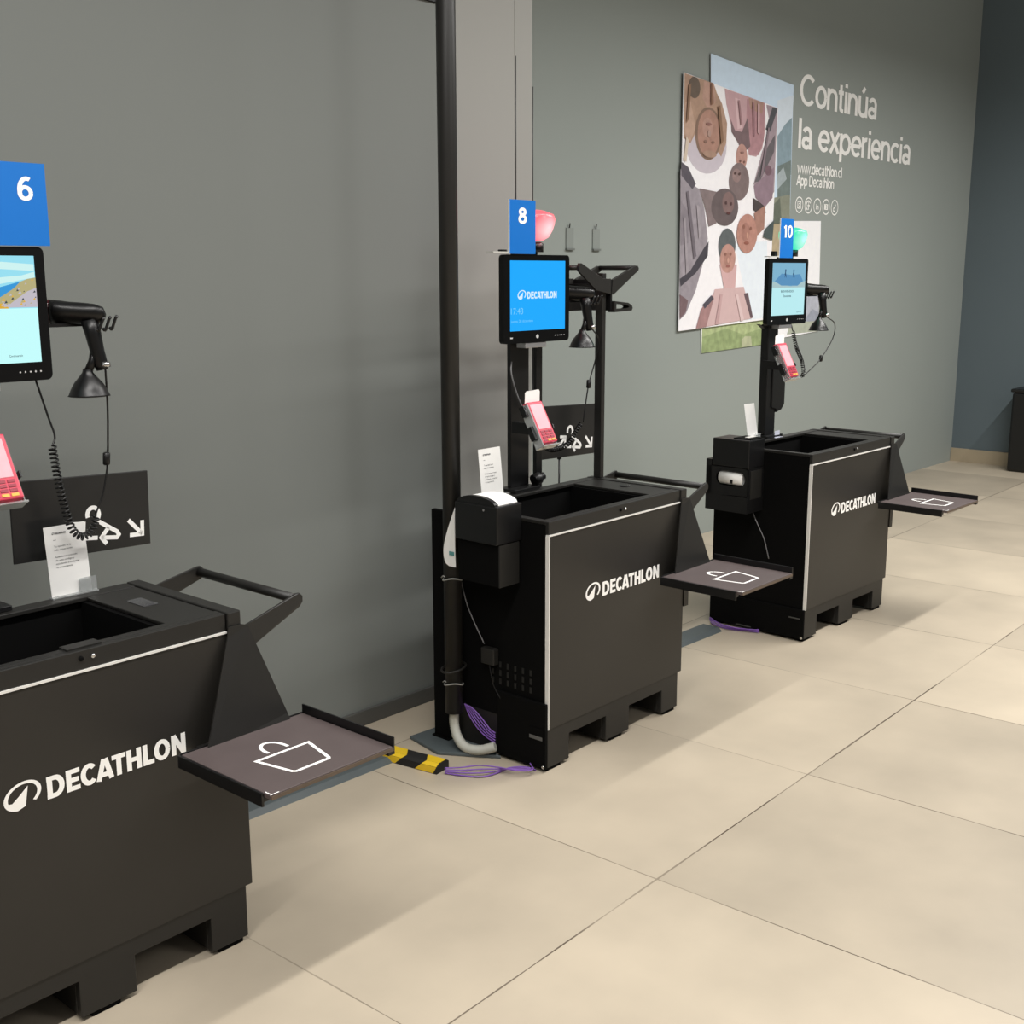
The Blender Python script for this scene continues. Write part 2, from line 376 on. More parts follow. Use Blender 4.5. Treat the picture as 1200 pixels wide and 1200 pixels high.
# ------------------------------------------------------------------ wall graphics
ART_PEOPLE=[('fcfafe','P',-0.215,2.761,0.864,2.668,0.851,1.336,-0.202,1.297),
 ('eef6ff','P',0.396,1.819,0.79,1.836,0.839,1.348,0.603,1.338,0.515,1.556),
 ('cfc6d0','E',0.045,2.382,0.221,0.165),
 ('b3937f','P',-0.207,2.758,-0.056,2.746,0.099,2.735,0.14,2.682,0.199,2.629,0.263,2.522,0.26,2.408,0.208,2.325,0.12,2.378,-0.051,2.471,-0.127,2.379,-0.199,2.402),
 ('c3a390','P',-0.191,2.601,-0.139,2.615,-0.078,2.469,-0.128,2.389,-0.191,2.422),
 ('bd9889','P',-0.002,2.738,0.1,2.73,0.133,2.632,0.043,2.585,-0.015,2.642),
 ('6b5c50','E',-0.102,2.69,0.062,0.06),
 ('8a7060','E',0.06,2.446,0.143,0.15),
 ('b08879','E',0.064,2.447,0.12,0.135),
 ('b99386','E',0.049,2.479,0.055,0.057),
 ('c9a5aa','P',0.222,2.719,0.477,2.701,0.693,2.682,0.715,2.535,0.683,2.403,0.614,2.352,0.521,2.356,0.493,2.466,0.432,2.476,0.354,2.465,0.301,2.525,0.246,2.634),
 ('b48a90','P',0.478,2.686,0.693,2.677,0.7,2.456,0.644,2.364,0.531,2.356,0.48,2.515),
 ('ae8b7f','P',0.497,2.693,0.682,2.681,0.667,2.613,0.522,2.63),
 ('7d686b','P',0.3,2.55,0.352,2.49,0.432,2.486,0.495,2.577,0.538,2.408,0.46,2.362,0.376,2.432,0.314,2.477),
 ('dcbcc0','P',0.34,2.677,0.399,2.673,0.44,2.512,0.381,2.497),
 ('bd9389','E',0.441,2.34,0.065,0.076),
 ('817171','E',0.421,2.191,0.12,0.112),
 ('99817f','E',0.389,2.225,0.049,0.041),
 ('a8979f','P',0.714,2.674,0.853,2.667,0.85,2.441,0.852,2.15,0.74,2.065,0.595,2.185,0.684,2.388,0.778,2.54),
 ('55555a','P',0.789,2.666,0.854,2.661,0.769,2.514,0.715,2.525),
 ('6c666a','P',0.834,2.503,0.832,2.398,0.666,2.204,0.604,2.195,0.715,2.39),
 ('96808c','P',0.596,2.174,0.84,2.303,0.834,2.111,0.742,2.049,0.622,2.102),
 ('7c626c','E',0.767,2.278,0.043,0.032),
 ('4f4646','P',0.591,2.101,0.644,2.087,0.741,2.054,0.755,2.012,0.671,1.999,0.596,2.028),
 ('9d959d','P',-0.226,2.229,-0.116,2.153,-0.024,2.124,0.037,2.013,0.084,1.839,0.036,1.687,-0.031,1.536,-0.134,1.396,-0.196,1.363),
 ('5d5760','P',-0.219,2.268,-0.147,2.243,-0.062,2.151,-0.097,2.12,-0.216,2.191),
 ('8c848c','P',-0.218,2.052,-0.126,1.983,-0.127,1.811,-0.207,1.795),
 ('4a464e','P',-0.207,1.602,-0.101,1.647,0.049,1.788,0.094,1.824,0.089,1.738,-0.036,1.637,-0.196,1.558),
 ('7a6468','P',-0.203,1.513,-0.111,1.476,-0.135,1.406,-0.196,1.368),
 ('88797a','P',-0.024,2.129,0.163,2.118,0.173,1.932,0.089,1.91,0.046,2.013),
 ('6b5f60','E',0.264,2.031,0.155,0.111),
 ('856d6b','E',0.301,2.058,0.068,0.066),
 ('d8b2b2','P',0.226,1.688,0.425,1.688,0.414,1.541,0.284,1.542),
 ('63686a','E',0.303,1.802,0.099,0.104),
 ('c2958a','E',0.317,1.724,0.089,0.088),
 ('b18579','E',0.313,1.719,0.039,0.041),
 ('d6b8b8','P',0.177,1.538,0.515,1.55,0.634,1.348,0.084,1.313),
 ('6d5a60','P',0.518,1.507,0.57,1.512,0.644,1.353,0.613,1.349),
 ('a98484','P',0.159,1.507,0.17,1.481,0.093,1.312,-0.019,1.306,0.031,1.422),
 ('54505a','P',0.048,1.448,0.14,1.503,0.17,1.481,0.069,1.422),
 ('bd8d80','E',0.534,1.879,0.124,0.121),
 ('ab7d71','E',0.513,1.889,0.051,0.057),
 ('ab8275','P',0.608,2.007,0.741,2.06,0.741,1.916,0.66,1.871),
 ('8f6f62','E',0.026,2.4,0.017,0.008),
 ('8f6f62','E',0.109,2.401,0.017,0.007),
 ('b8998e','E',0.064,2.447,0.017,0.02),
 ('936a62','E',0.057,2.5,0.031,0.008),
 ('b0907e','E',0.076,2.331,0.074,0.02),
 ('92685c','E',0.286,1.75,0.013,0.01),
 ('92685c','E',0.345,1.751,0.013,0.01),
 ('d0a394','E',0.318,1.714,0.012,0.016),
 ('9c665e','E',0.32,1.678,0.026,0.008),
 ('916556','E',0.49,1.92,0.014,0.012),
 ('916556','E',0.573,1.911,0.014,0.012),
 ('c99a88','E',0.535,1.868,0.014,0.019),
 ('9a6254','E',0.528,1.821,0.031,0.01),
 ('85655c','E',0.423,2.314,0.01,0.008),
 ('85655c','E',0.469,2.311,0.01,0.007),
 ('93706a','E',0.44,2.365,0.02,0.006),
 ('5a4242','E',0.272,2.057,0.012,0.01),
 ('5a4242','E',0.331,2.054,0.013,0.01),
 ('5f3c3a','E',0.305,1.997,0.024,0.008),
 ('5c4644','E',0.369,2.239,0.011,0.008),
 ('5c4644','E',0.418,2.237,0.011,0.008),
 ('a98388','P',0.37,2.666,0.39,2.668,0.429,2.531,0.409,2.525),
 ('9c757c','P',0.539,2.672,0.56,2.669,0.584,2.473,0.564,2.471),
 ('d4b0b4','P',0.601,2.668,0.622,2.665,0.635,2.487,0.613,2.496),
 ('746c74','P',-0.167,2.103,-0.141,2.109,-0.041,1.737,-0.068,1.717),
 ('a39ba2','P',-0.187,1.956,-0.169,1.957,-0.119,1.647,-0.145,1.627),
 ('a9a1a8','P',-0.056,2.034,-0.019,2.026,0.008,1.863,-0.019,1.837),
 ('c5a3a4','P',0.237,1.506,0.266,1.506,0.228,1.323,0.189,1.325),
 ('e2c8c8','P',0.416,1.504,0.447,1.503,0.53,1.34,0.489,1.336),
 ('8a7a82','P',0.736,2.537,0.757,2.538,0.695,2.247,0.664,2.23),
 ('8c6e58','P',-0.169,2.697,-0.143,2.709,-0.16,2.509,-0.185,2.484),
 ('8e6f58','P',0.144,2.609,0.171,2.617,0.221,2.42,0.194,2.393),
 ('8e6a56','P',0.062,2.736,0.081,2.733,0.097,2.619,0.069,2.607),
 ('d8c8b8','P',-0.182,2.413,-0.154,2.391,-0.175,2.27,-0.202,2.278),
 ('505a5a','P',0.752,1.916,0.856,1.972,0.844,1.842,0.724,1.862)]
ART_SKY=[('d4e8fb','P',0.072,2.899,1.059,2.829,1.086,1.957,0.126,1.931),
 ('dce8f4','P',0.86,2.714,1.065,2.766,1.06,2.564,0.878,2.496),
 ('8ea3ae','P',0.878,2.496,0.97,2.577,1.055,2.627,1.075,2.269,0.898,2.259),
 ('76827f','P',0.893,2.312,1.067,2.36,1.077,2.122,0.911,2.098),
 ('a9b4b8','P',0.898,2.259,0.971,2.311,1.021,2.239,0.905,2.168),
 ('8c8f80','P',0.866,2.113,1.075,2.143,1.086,1.957,0.879,1.951),
 ('6a7064','P',0.825,1.95,0.859,2.069,0.943,2.116,0.979,1.954)]
ART_WHITE=[('fcfcff','P',0.033,1.738,0.116,1.946,1.528,1.986,1.568,1.231,0.073,1.152),
 ('aebb8a','P',0.071,1.38,0.927,1.367,0.942,1.175,0.073,1.152),
 ('98a878','P',0.078,1.251,0.349,1.293,0.557,1.247,0.932,1.3,0.942,1.175,0.073,1.152),
 ('b9bd9c','P',0.538,1.215,0.579,1.235,0.653,1.232,0.668,1.171,0.542,1.166),
 ('b9a98c','P',0.852,2.015,1.001,1.955,1.019,1.746,0.874,1.744),
 ('b9bcc8','P',1.325,1.449,1.442,1.494,1.55,1.528,1.568,1.231,1.227,1.226,1.24,1.336),
 ('9fa4b2','P',1.385,1.332,1.465,1.388,1.555,1.362,1.568,1.231,1.346,1.228),
 ('b3b9a8','P',1.161,1.304,1.561,1.303,1.568,1.231,1.121,1.225)]

def board(name, art, d0, label, cat='poster'):
    z = [p for p in art[0][2:]]
    pts = list(zip(z[0::2], z[1::2])); org = (sum(p[0] for p in pts) / 4, d0, min(p[1] for p in pts))
    t = Thing(name, label, cat, WR, org, 'photo posters on the grey wall')
    mb = MB(); mb.prism([(u, d0, v) for u, v in pts], (0, 0.004, 0)); t.part('board', mb, mat('pale_poster_board', (205, 205, 208)))
    mb = MB(); mats = []; keys = {}
    for i, a in enumerate(art):
        if a[0] not in keys:
            keys[a[0]] = len(mats); mats.append(mat('print_' + a[0], a[0], rough=0.45, noise=0.04 if int(a[0][:2], 16) > 200 else 0.3 if a[0] in ('aebb8a', '98a878') else 0.15, nscale=22))
        if a[1] == 'P': pp = list(zip(a[2::2], a[3::2]))
        else: pp = arc(a[2], a[3], a[4], a[5], 0, 360, 28)[:-1]
        mb.flat(pp, lambda u, v, i=i: (u, d0 - 0.0005 - 0.0001 * i, v), keys[a[0]])
    t.part('printed_image', mb, mats)
board('photo_poster', ART_WHITE, -0.006, 'lowest wall poster with grass strip and white sky, behind the far screen')
board('photo_poster', ART_SKY, -0.012, 'pale blue sky and mountain poster behind the top of the group photo')
board('photo_poster', ART_PEOPLE, -0.018, 'large tall poster of people looking down in a circle, foremost of the overlapping posters')
MW = lambda u, v: (u, -0.002, v)
for s, x0, x1, z0, cap, label in (
        ('Continúa', 1.165, 2.30, 2.722, 0.195, 'big white word of the upper line of wall lettering'),
        ('la', 1.170, 1.354, 2.446, 0.192, 'big white two letter word starting the second line of wall lettering'),
        ('experiencia', 1.443, 2.915, 2.446, 0.192, 'big long white word of the second line of wall lettering'),
        ('www.decathlon.cl', 1.172, 1.810, 2.288, 0.070, 'small white web address under the big wall lettering'),
        ('App Decathlon', 1.170, 1.700, 2.208, 0.068, 'small white app line just above the round wall icons')):
    mb = MB(); stroke_text(mb, s, MW, x0, x1, z0, cap, .145 if cap > .1 else .16)
    single('wall_lettering', mb, WHITE, label, 'lettering', WR, ((x0 + x1) / 2, -0.002, z0), 'white lettering on the grey wall')
icon_labels = ['white round camera icon, first of the row of wall icons', 'white round letter icon, second of the row of wall icons',
               'white round icon with letters in, middle of the row of wall icons', 'white round play button icon, fourth of the row of wall icons',
               'white round music note icon, last of the row of wall icons']
for k in range(5):
    cx = 1.222 + k * 0.1265; cz = 2.083; mb = MB()
    mb.ribbon(arc(cx, cz, .050, .050, 0, 360, 28)[:-1], .008, MW, closed=True)
    if k == 0:
        mb.ribbon([(cx - .022, cz - .022), (cx + .022, cz - .022), (cx + .022, cz + .022), (cx - .022, cz + .022)], .007, MW, closed=True)
        mb.ribbon(arc(cx, cz, .010, .010, 0, 360, 14)[:-1], .006, MW, closed=True); mb.flat(arc(cx + .014, cz + .014, .003, .003, 0, 360, 8)[:-1], MW)
    elif k == 1:
        mb.flat([(cx - .004, cz - .028), (cx + .007, cz - .028), (cx + .007, cz + .030), (cx - .004, cz + .030)], MW)
        mb.ribbon(arc(cx + .014, cz + .012, .013, .016, 90, 180, 8), .010, MW); mb.ribbon([(cx - .012, cz), (cx + .018, cz)], .010, MW)
        mb.ribbon(arc(cx, cz, .030, .030, 30, 250, 16), .010, MW)
    elif k == 2:
        put_text(mb, 'in', MW, cx - .020, cx + .020, cz - .020, .036, bold=0.03)
    elif k == 3:
        W = .024
        mb.ribbon([(cx - W, cz - .016), (cx + W, cz - .016), (cx + W, cz + .016), (cx - W, cz + .016)], .007, MW, closed=True)
        mb.flat([(cx - .020, cz - .014), (cx - .006, cz - .014), (cx - .006, cz + .014), (cx - .020, cz + .014)], MW); mb.flat([(cx - .006, cz - .013), (cx + .014, cz), (cx - .006, cz + .013)], MW)
        mb.flat([(cx + .012, cz - .014), (cx + .020, cz - .014), (cx + .020, cz + .014), (cx + .012, cz + .014)], MW)
    else:
        mb.ribbon([(cx + .004, cz - .014), (cx + .004, cz + .028)], .008, MW); mb.ribbon(arc(cx + .019, cz + .028, .015, .014, 180, 260, 6), .008, MW)
        mb.ribbon(arc(cx - .008, cz - .014, .012, .012, 0, 360, 14)[:-1], .008, MW, closed=True)
    single('social_icon', mb, WHITE, icon_labels[k], 'icon', WR, (cx, -0.002, cz), 'round icons on the grey wall')
for u, lab in ((-1.215, 'small clear wall holder nearer the red lamp'), (-0.99, 'small clear wall holder between red lamp and posters')):
    t = Thing('wall_holder', lab, 'wall holder', WR, (u, -0.001, 1.76), 'small clear holders on the grey wall')
    mb = MB(); mb.box(u - .030, u + .030, -0.006, -0.001, 1.765, 1.872); t.part('plate', mb, mat('holder_plate', (146, 152, 148), rough=0.2))
    mb = MB(); mb.box(u - .032, u + .032, -0.014, -0.001, 1.757, 1.767); t.part('ledge', mb, mat('holder_ledge', (118, 122, 119), rough=0.4))
    mb = MB(); mb.tube([(u - .008, -.008, 1.872), (u - .008, -.012, 1.895)], .003); t.part('clip', mb, FRAME)

# ------------------------------------------------------------------ checkout units
NAMES = ['six', 'eight', 'ten']
WHERE = ['nearest unit at the left edge', 'middle unit beside the black pole', 'farthest unit below the posters']
def kiosk(i):
    fr = KF[i]
    t = Thing('checkout_kiosk', ['black self checkout cabinet under the number 6 sign, nearest and cut by the left edge',
                                 'black self checkout cabinet under the number 8 sign and red lamp, in the middle',
                                 'black self checkout cabinet under the number 10 sign, farthest along the wall'][i], 'checkout kiosk', fr, (0.4, 0.25, 0), 'self checkout kiosks along the wall')
    H = 0.857
    # cabinet shell (open box) and base
    mb = MB(); mb.box(0.0, 0.02, 0.012, 0.43, 0.149, 0.845); mb.box(0.775, 0.795, 0.012, 0.43, 0.149, 0.812)
    mb.box(0.02, 0.775, 0.40, 0.43, 0.149, 0.812); mb.box(0.02, 0.775, 0.03, 0.40, 0.20, 0.22); mb.box(0.02, 0.755, 0.40, 0.43, 0.812, 0.845); mb.box(0.61, 0.625, 0.03, 0.40, 0.22, 0.845); mb.box(0.001, 0.019, 0.43, 0.50, 0.149, 0.83)
    mb.box(0.02, 0.775, 0.0125, 0.03, 0.149, 0.812); mb.box(0.02, 0.757, 0.016, 0.03, 0.812, 0.845)
    cab = t.part('cabinet', mb, DARK)
    mb = MB()
    mb.prism([(x, 0.004, z) for x, z in ((0, 0.012), (.118, .012), (.118, .103), (.327, .103), (.327, .012), (.466, .012), (.466, .103), (.673, .103), (.673, .012), (.779, .012), (.779, .149), (0, .149))], (0, 0.02, 0))
    for a, b in ((0.0005, .118), (.327, .466), (.673, .7785)): mb.box(a, b, 0.024, 0.49, 0.012, 0.149)
    base = t.part('base_skirt', mb, FRAME, bevel=0.002)
    mb = MB(); mb.box(.02, .76, 0.30, 0.33, 0.012, 0.10); mb.box(.118, .327, 0.16, 0.19, 0.0, 0.05); mb.box(.466, .673, 0.16, 0.19, 0.0, 0.05)
    t.part('base_runner', mb, FRAME)
    if i == 1:
        mb = MB(); mb.box(-.014, -.0005, 0.0, 0.215, 0.012, 0.24); t.part('side_guard', mb, DARK, bevel=0.002)
        mb = MB(); mb.box(-.0155, -.0142, 0.010, 0.070, 0.112, 0.152); mb.box(-.0165, -.0156, 0.012, 0.068, 0.112, 0.124, 1); t.part('hand_hole', mb, [DARK, mat('hole_bottom_grey', (90, 90, 88))])  # grey strip is the paler bottom of the hole
        for k in range(6):
            for j in range(3):
                mb = MB(); mb.box(-.0025, -.0004, 0.07 + k * .034, 0.079 + k * .034, 0.262 + j * .03, 0.282 + j * .03); t.part('vent_slot', mb, mat('vent_black', (20, 20, 19), rough=0.6))
        
    else:
        mb = MB(); mb.box(-.010, -.0005, 0.0, 0.50, 0.012, 0.149); t.part('side_guard', mb, DARK, bevel=0.002)
        if i == 2:
            
            for a in ((.02, .075, .105, .110), (.27, .35, .016, .021)):
                mb = MB(); mb.box(-.0125, -.0102, *a); t.part('slot_edge', mb, mat('dull_steel', (70, 70, 68)))
            mb = MB(); mb.prism([(.30, .44, 1.39), (.25, .44, 1.402), (.30, .44, 1.378)], (0, .02, 0)); t.part('cable_hook', mb, BLACK)
    for x, y in ((.04, .03), (.04, .46), (.39, .03), (.39, .46), (.73, .03), (.73, .46)):
        mb = MB(); mb.box(x - .035, x + .035, y - .022, y + .02, 0, 0.0118); t.part('foot', mb, DARK)
    mb = MB(); mb.lathe([(.006, 0), (.006, .003)], (-.0145 if i == 1 else -.0105, .008, .02), 10, axis=(-1, 0, 0)); t.part('corner_bolt', mb, CHROME)
    # front panel with trim and lettering
    mb = MB(); mb.box(0.003, 0.796, 0.0, 0.012, 0.149, 0.808); fp = t.part('front_panel', mb, PANEL, bevel=0.0015)
    mb = MB(); mb.box(0.0, 0.757, -0.003, 0.012, 0.8085, 0.8135); mb.box(-0.0015, 0.0028, -0.003, 0.012, 0.149, 0.8085); t.part('edge_trim', mb, SILVER, label='silver edge trim')
    mb = MB(); M = lambda u, v: (u, -0.0012, v)
    wordmark(mb, M, 0.289, 0.629, 0.552, 0.601); peak_mark(mb, M, 0.193, 0.279, 0.549, 0.610)
    t.part('logo_print', mb, WHITE, under=fp, label='white logo and wordmark')
    # rim and deck
    mb = MB(); mb.box(0.0, 0.756, 0.0, 0.0155, 0.8138, H); mb.box(0.0, 0.756, 0.0155, 0.040, 0.8455, H); mb.box(0.0, 0.756, 0.388, 0.434, 0.8455, H); mb.box(0.0, 0.028, 0.040, 0.388, 0.8455, H); mb.box(0.0, 0.756, 0.430, 0.434, 0.815, 0.8455)
    t.part('rim', mb, FRAME, bevel=0.003)
    mb = MB(); mb.box(0.622, 0.756, 0.0405, 0.3875, 0.846, H - .002); dk = t.part('deck', mb, FRAME, bevel=0.002)
    mb = MB(); mb.box(0.760, 0.797, -0.004, 0.437, 0.8138, H + .001); t.part('end_bar', mb, FRAME, bevel=0.003)
    mb = MB(); mb.box(0.7955, 0.815, 0.03, 0.48, 0.405, 0.8135); t.part('end_frame', mb, FRAME, bevel=0.002)
    if i == 1:
        mb = MB(); mb.lathe([(.020, 0), (.020, .003), (.012, .004)], (.703, .212, H - .002), 18); t.part('grommet', mb, BLACK, under=dk)
    if i == 0:
        mb = MB(); mb.box(.665, .705, .20, .28, H - .0018, H - .0008); t.part('clear_sticker', mb, mat('clear_film', (70, 70, 72), rough=0.12), under=dk)
        mb = MB(); mb.box(.365, .445, .012, .046, H + .0002, H + .004); t.part('latch_plate', mb, FRAME)
    for bx, c in ((.388, DARK), (.416, CHROME)):
        mb = MB(); mb.lathe([(.0055, 0), (.0055, .003), (.003, .0045)], (bx, -.0003, .839), 12, axis=(0, -1, 0)); t.part('rim_bolt', mb, c)
    # side plates, handle
    mb = MB(); mb.prism([(.757, -.0055, .824), (.752, -.0075, .80), (.653, -.054, .572), (.650, -.056, .555), (.893, -.056, .555), (.888, -.046, .585), (.833, -.008, .765), (.812, -.0055, .818), (.795, -.0055, .824)], (0, -0.004, 0))
    t.part('side_plate', mb, FRAME)
    mb = MB(); mb.box(.655, .885, -.056, -.001, .545, .556); t.part('tray_support', mb, FRAME)
    mb = MB(); mb.box(.797, .826, -.004, .002, .405, .545); t.part('support_tab', mb, FRAME)
    for nm, y0, yt, th in (('front', 0.0, .046, .006), ('rear', .46, .478, .006)):
        mb = MB()
        a = [(.800, y0, .812), (.812, y0, .815), (1.003, yt, .846), (1.014, yt, .846), (1.024, yt, .836), (1.024, yt, .822), (1.014, yt, .810), (.833, y0, .760), (.800, y0, .72)]
        mb.prism(a, (0, th, 0)); t.part('handle_arm', mb, FRAME, bevel=0.001)
    mb = MB(); mb.tube([(1.010, .050, .829), (1.010, .480, .829)], .0125, 14); t.part('handle_bar', mb, FRAME)
    # basket tray at the right end
    mb = MB(); mb.box(.588, .938, -.372, -.045, .558, .569); tr = t.part('basket_tray', mb, TRAYM, bevel=0.002)
    mb = MB(); mb.box(.581, .587, -.352, -.040, .538, .5685); mb.box(.587, .600, -.352, -.040, .548, .5575); mb.box(.940, .945, -.372, -.040, .548, .590); mb.box(.925, .940, -.372, -.040, .548, .5575)
    mb.box(.587, .940, -.0445, -.040, .548, .571)
    t.part('tray_lip', mb, BLACK, under=tr, bevel=0.001)
    mb = MB(); mb.box(.590, .940, -.3745, -.3725, .5575, .566); t.part('front_edge', mb, mat('worn_board_edge', (92, 78, 66), noise=0.15, nscale=40), under=tr)
    mb = MB(); MT = lambda u, v: (u, v, .5693)
    mb.ribbon([(.677, -.205), (.826, -.205), (.800, -.308), (.795, -.314), (.703, -.314), (.697, -.308)], .009, MT, closed=True)
    mb.ribbon(arc(.7525, -.186, .030, .046, 195, -15, 18) if False else arc(.752, -.180, .028, .045, 190, -10, 18), .009, MT)
    mb.ribbon([(.592, -.350), (.592, -.3705), (.612, -.3705)], .003, MT)
    t.part('basket_icon', mb, WHITE, under=tr, label='white basket outline')
    # upright post carrying the screen
    mb = MB()
    mb.box(.328, .430, .452, .470, H + .014, 1.40) if i != 2 else mb.box(.318, .405, .432, .474, H + .014, 1.40)
    po = t.part('post', mb, BLACK, bevel=0.003)
    mb = MB(); mb.box(.300, .44, .405, .49, H + .0006, H + .0138); t.part('post_foot', mb, BLACK, under=po, bevel=0.002)
    if i == 1:
        mb = MB(); mb.box(.472, .507, .453, .470, .60, 1.40); t.part('post', mb, BLACK, bevel=0.002)
        mb = MB(); mb.lathe([(.022, 0), (.022, .03), (.014, .034), (.014, .05)], (.43, .43, H + .03), 14, axis=(1, -.2, .3)); t.part('post_clamp', mb, BLACK, under=po)
        mb = MB(); mb.tube(spline([(.330, .449, 1.33), (.318, .44, 1.29), (.345, .44, 1.22), (.38, .44, 1.16)], 6), .003, 6); t.part('post_cable', mb, mat('grey_wire', (120, 120, 122)), under=po)
    if i == 2:
        mb = MB(); mb.prism([(.362, .425, 1.205), (.480, .425, 1.195), (.480, .425, 1.01), (.452, .425, .985), (.405, .425, .975), (.405, .425, .99), (.362, .425, 1.0)], (0, .05, 0)); t.part('post_box', mb, BLACK, under=po, bevel=0.004)
    return t
for i in range(3): kiosk(i)

SCREENCOL = {}
def emi(name, col, k=1.0): return mat(name, (10, 10, 10), rough=0.25, emit=col, estr=k)
def screen(i):
    fr = KF[i]; y = .385
    t = Thing('touch_screen', ['black framed touch screen showing a mountain photo above white, under the number 6 sign',
                               'black framed touch screen showing a plain bright blue page, under the number 8 sign',
                               'black framed touch screen showing a blue photo with two figures, under the number 10 sign'][i], 'screen', fr, (.398, y, 1.395), 'touch screens on the checkout posts')
    x0, x1, z0, z1 = .217, .577, 1.399, 1.704
    def rr(x0, x1, z0, z1, r):
        return arc(x1 - r, z1 - r, r, r, 0, 90, 5) + arc(x0 + r, z1 - r, r, r, 90, 180, 5) + arc(x0 + r, z0 + r, r, r, 180, 270, 5) + arc(x1 - r, z0 + r, r, r, 270, 360, 5)
    mb = MB(); mb.prism([(u, y, v) for u, v in rr(x0, x1, z0, z1, .014)], (0, .022, 0)); mb.box(x0 + .04, x1 - .04, y + .022, y + .042, z0 + .05, z1 - .05)
    bz = t.part('bezel', mb, BEZEL)
    a0, a1, b0, b1 = .250, .552, 1.442, 1.684
    M = lambda u, v: (u, y - .0006, v); M2 = lambda u, v: (u, y - .0010, v); M3 = lambda u, v: (u, y - .0013, v)
    mb = MB(); R_ = lambda p, q, r, s, M, k: mb.flat([(p, r), (q, r), (q, s), (p, s)], M, k)
    if i == 1:
        mats = [emi('screen_azure', (26, 170, 255), 1.0), emi('screen_print_white', (215, 240, 255), 1.0), emi('screen_pale_text', (120, 205, 255), 1.0)]
        R_(a0, a1, b0, b1, M, 0)
        wordmark(mb, M2, .340, .503, 1.553, 1.577, 1); peak_mark(mb, M2, .288, .335, 1.550, 1.583, 1)
        put_text(mb, '17:43', M2, .254, .318, 1.500, .022, 0, 2); put_text(mb, 'jueves 28 diciembre', M2, .254, .372, 1.472, .009, 0, 2)
    elif i == 0:
        mats = [emi('screen_mint_white', (196, 252, 252), 1.0), emi('screen_sky', (150, 222, 240), 1.0), emi('screen_lake', (50, 150, 215), 1.0), emi('screen_rock', (190, 180, 130), .9),
                emi('screen_scree', (196, 190, 200), .95), emi('screen_gold', (230, 180, 60), .9), emi('screen_shadow', (60, 70, 80), .8), emi('screen_cloud', (205, 242, 240), 1.0)]
        R_(a0, a1, b0, b1, M, 0); R_(a0, a1, 1.566, b1, M2, 1)
        f = lambda pts, k, d=0: mb.flat(pts, lambda u, v: (u, y - .0013 - .0002 * d, v), k)
        f([(.25, 1.60), (.45, 1.61), (.51, 1.625), (.53, 1.63), (.48, 1.59), (.25, 1.568)], 2)
        f([(.38, 1.66), (.46, 1.655), (.55, 1.65), (.55, 1.665), (.45, 1.672), (.38, 1.674)], 7, 1)
        f([(.25, 1.625), (.40, 1.63), (.52, 1.64), (.55, 1.648), (.55, 1.635), (.43, 1.615), (.25, 1.61)], 7, 1)
        f([(.43, 1.568), (.455, 1.586), (.48, 1.60), (.50, 1.612), (.515, 1.626), (.532, 1.632), (.552, 1.635), (.552, 1.568)], 3, 2)
        f([(.475, 1.568), (.50, 1.585), (.53, 1.604), (.552, 1.612), (.552, 1.568)], 4, 3)
        f([(.25, 1.566), (.25, 1.58), (.40, 1.582), (.47, 1.577), (.485, 1.566)], 5, 4)
        rnd = random.Random(3)
        for k in range(40):
            u = rnd.uniform(.445, .548); v = rnd.uniform(1.572, min(1.632, 1.575 + (u - .44) * .55)); r = rnd.uniform(.0015, .004)
            f([(u - r, v - r), (u + r * 1.4, v - r * .5), (u + r * .5, v + r)], rnd.choice([6, 3, 5, 4]), 5 + k * .1)
        for s, u0, u1, v, c in (('Bienvenidos', .36, .452, 1.538, .014), ('Escanea', .40, .438, 1.458, .006), ('Continuar sin', .475, .507, 1.456, .005)):
            put_text(mb, s, M3, u0, u1, v, c, 0.01, 6)
    else:
        mats = [emi('screen_mint', (190, 240, 245), .95), emi('screen_haze_blue', (132, 186, 214), .9), emi('screen_figure', (52, 92, 128), .8), emi('screen_ink', (90, 120, 130), .8), emi('screen_mist', (176, 205, 208), .9), emi('screen_slope', (92, 150, 196), .9)]
        R_(a0, a1, b0, b1, M, 0); R_(a0, a1, 1.570, b1, M2, 1)
        f = lambda pts, k, d=0: mb.flat(pts, lambda u, v: (u, y - .0013 - .0002 * d, v), k)
        f([(.25, 1.57), (.25, 1.60), (.33, 1.585), (.42, 1.576), (.552, 1.60), (.552, 1.57)], 4)
        f([(.27, 1.60), (.33, 1.635), (.42, 1.628), (.50, 1.632), (.53, 1.60), (.48, 1.578), (.33, 1.58)], 5, 1)
        for u in (.365, .440):
            f([(u - .008, 1.615), (u - .003, 1.64), (u + .003, 1.64), (u + .010, 1.615), (u + .004, 1.618), (u, 1.628), (u - .004, 1.618)], 2, 2); f(arc(u, 1.648, .006, .008, 0, 360, 10)[:-1], 2, 2)
            f([(u - .010, 1.63), (u - .003, 1.644), (u + .004, 1.640), (u - .002, 1.63)], 2, 3)
        put_text(mb, 'BIENVENIDO', M3, .330, .445, 1.548, .010, 0.02, 3); put_text(mb, 'Escanea', M3, .350, .425, 1.527, .010, 0.02, 3)
        put_text(mb, 'ayuda', M3, .48, .525, 1.452, .006, 0, 3)
    t.part('display', mb, mats, label='lit display')
    mb = MB()
    for k in range(5): mb.flat(arc(.498 + k * .0125, 1.420, .0022, .0022, 0, 360, 8)[:-1], M)
    if i: mb.flat(arc(.397, 1.420, .008, .007, 0, 360, 12)[:-1], M); mb.flat([(.250, 1.416), (.264, 1.416), (.264, 1.421), (.250, 1.421)], M)
    t.part('bezel_marks', mb, mat('pale_bezel_print', (190, 190, 190)), under=bz)
    mb = MB(); mb.box(.335, .450, y + .002, y + .045, 1.380, 1.3985); t.part('mount_bracket', mb, mat('brushed_bracket', (176, 176, 178), rough=0.35, metal=0.7), bevel=0.002)
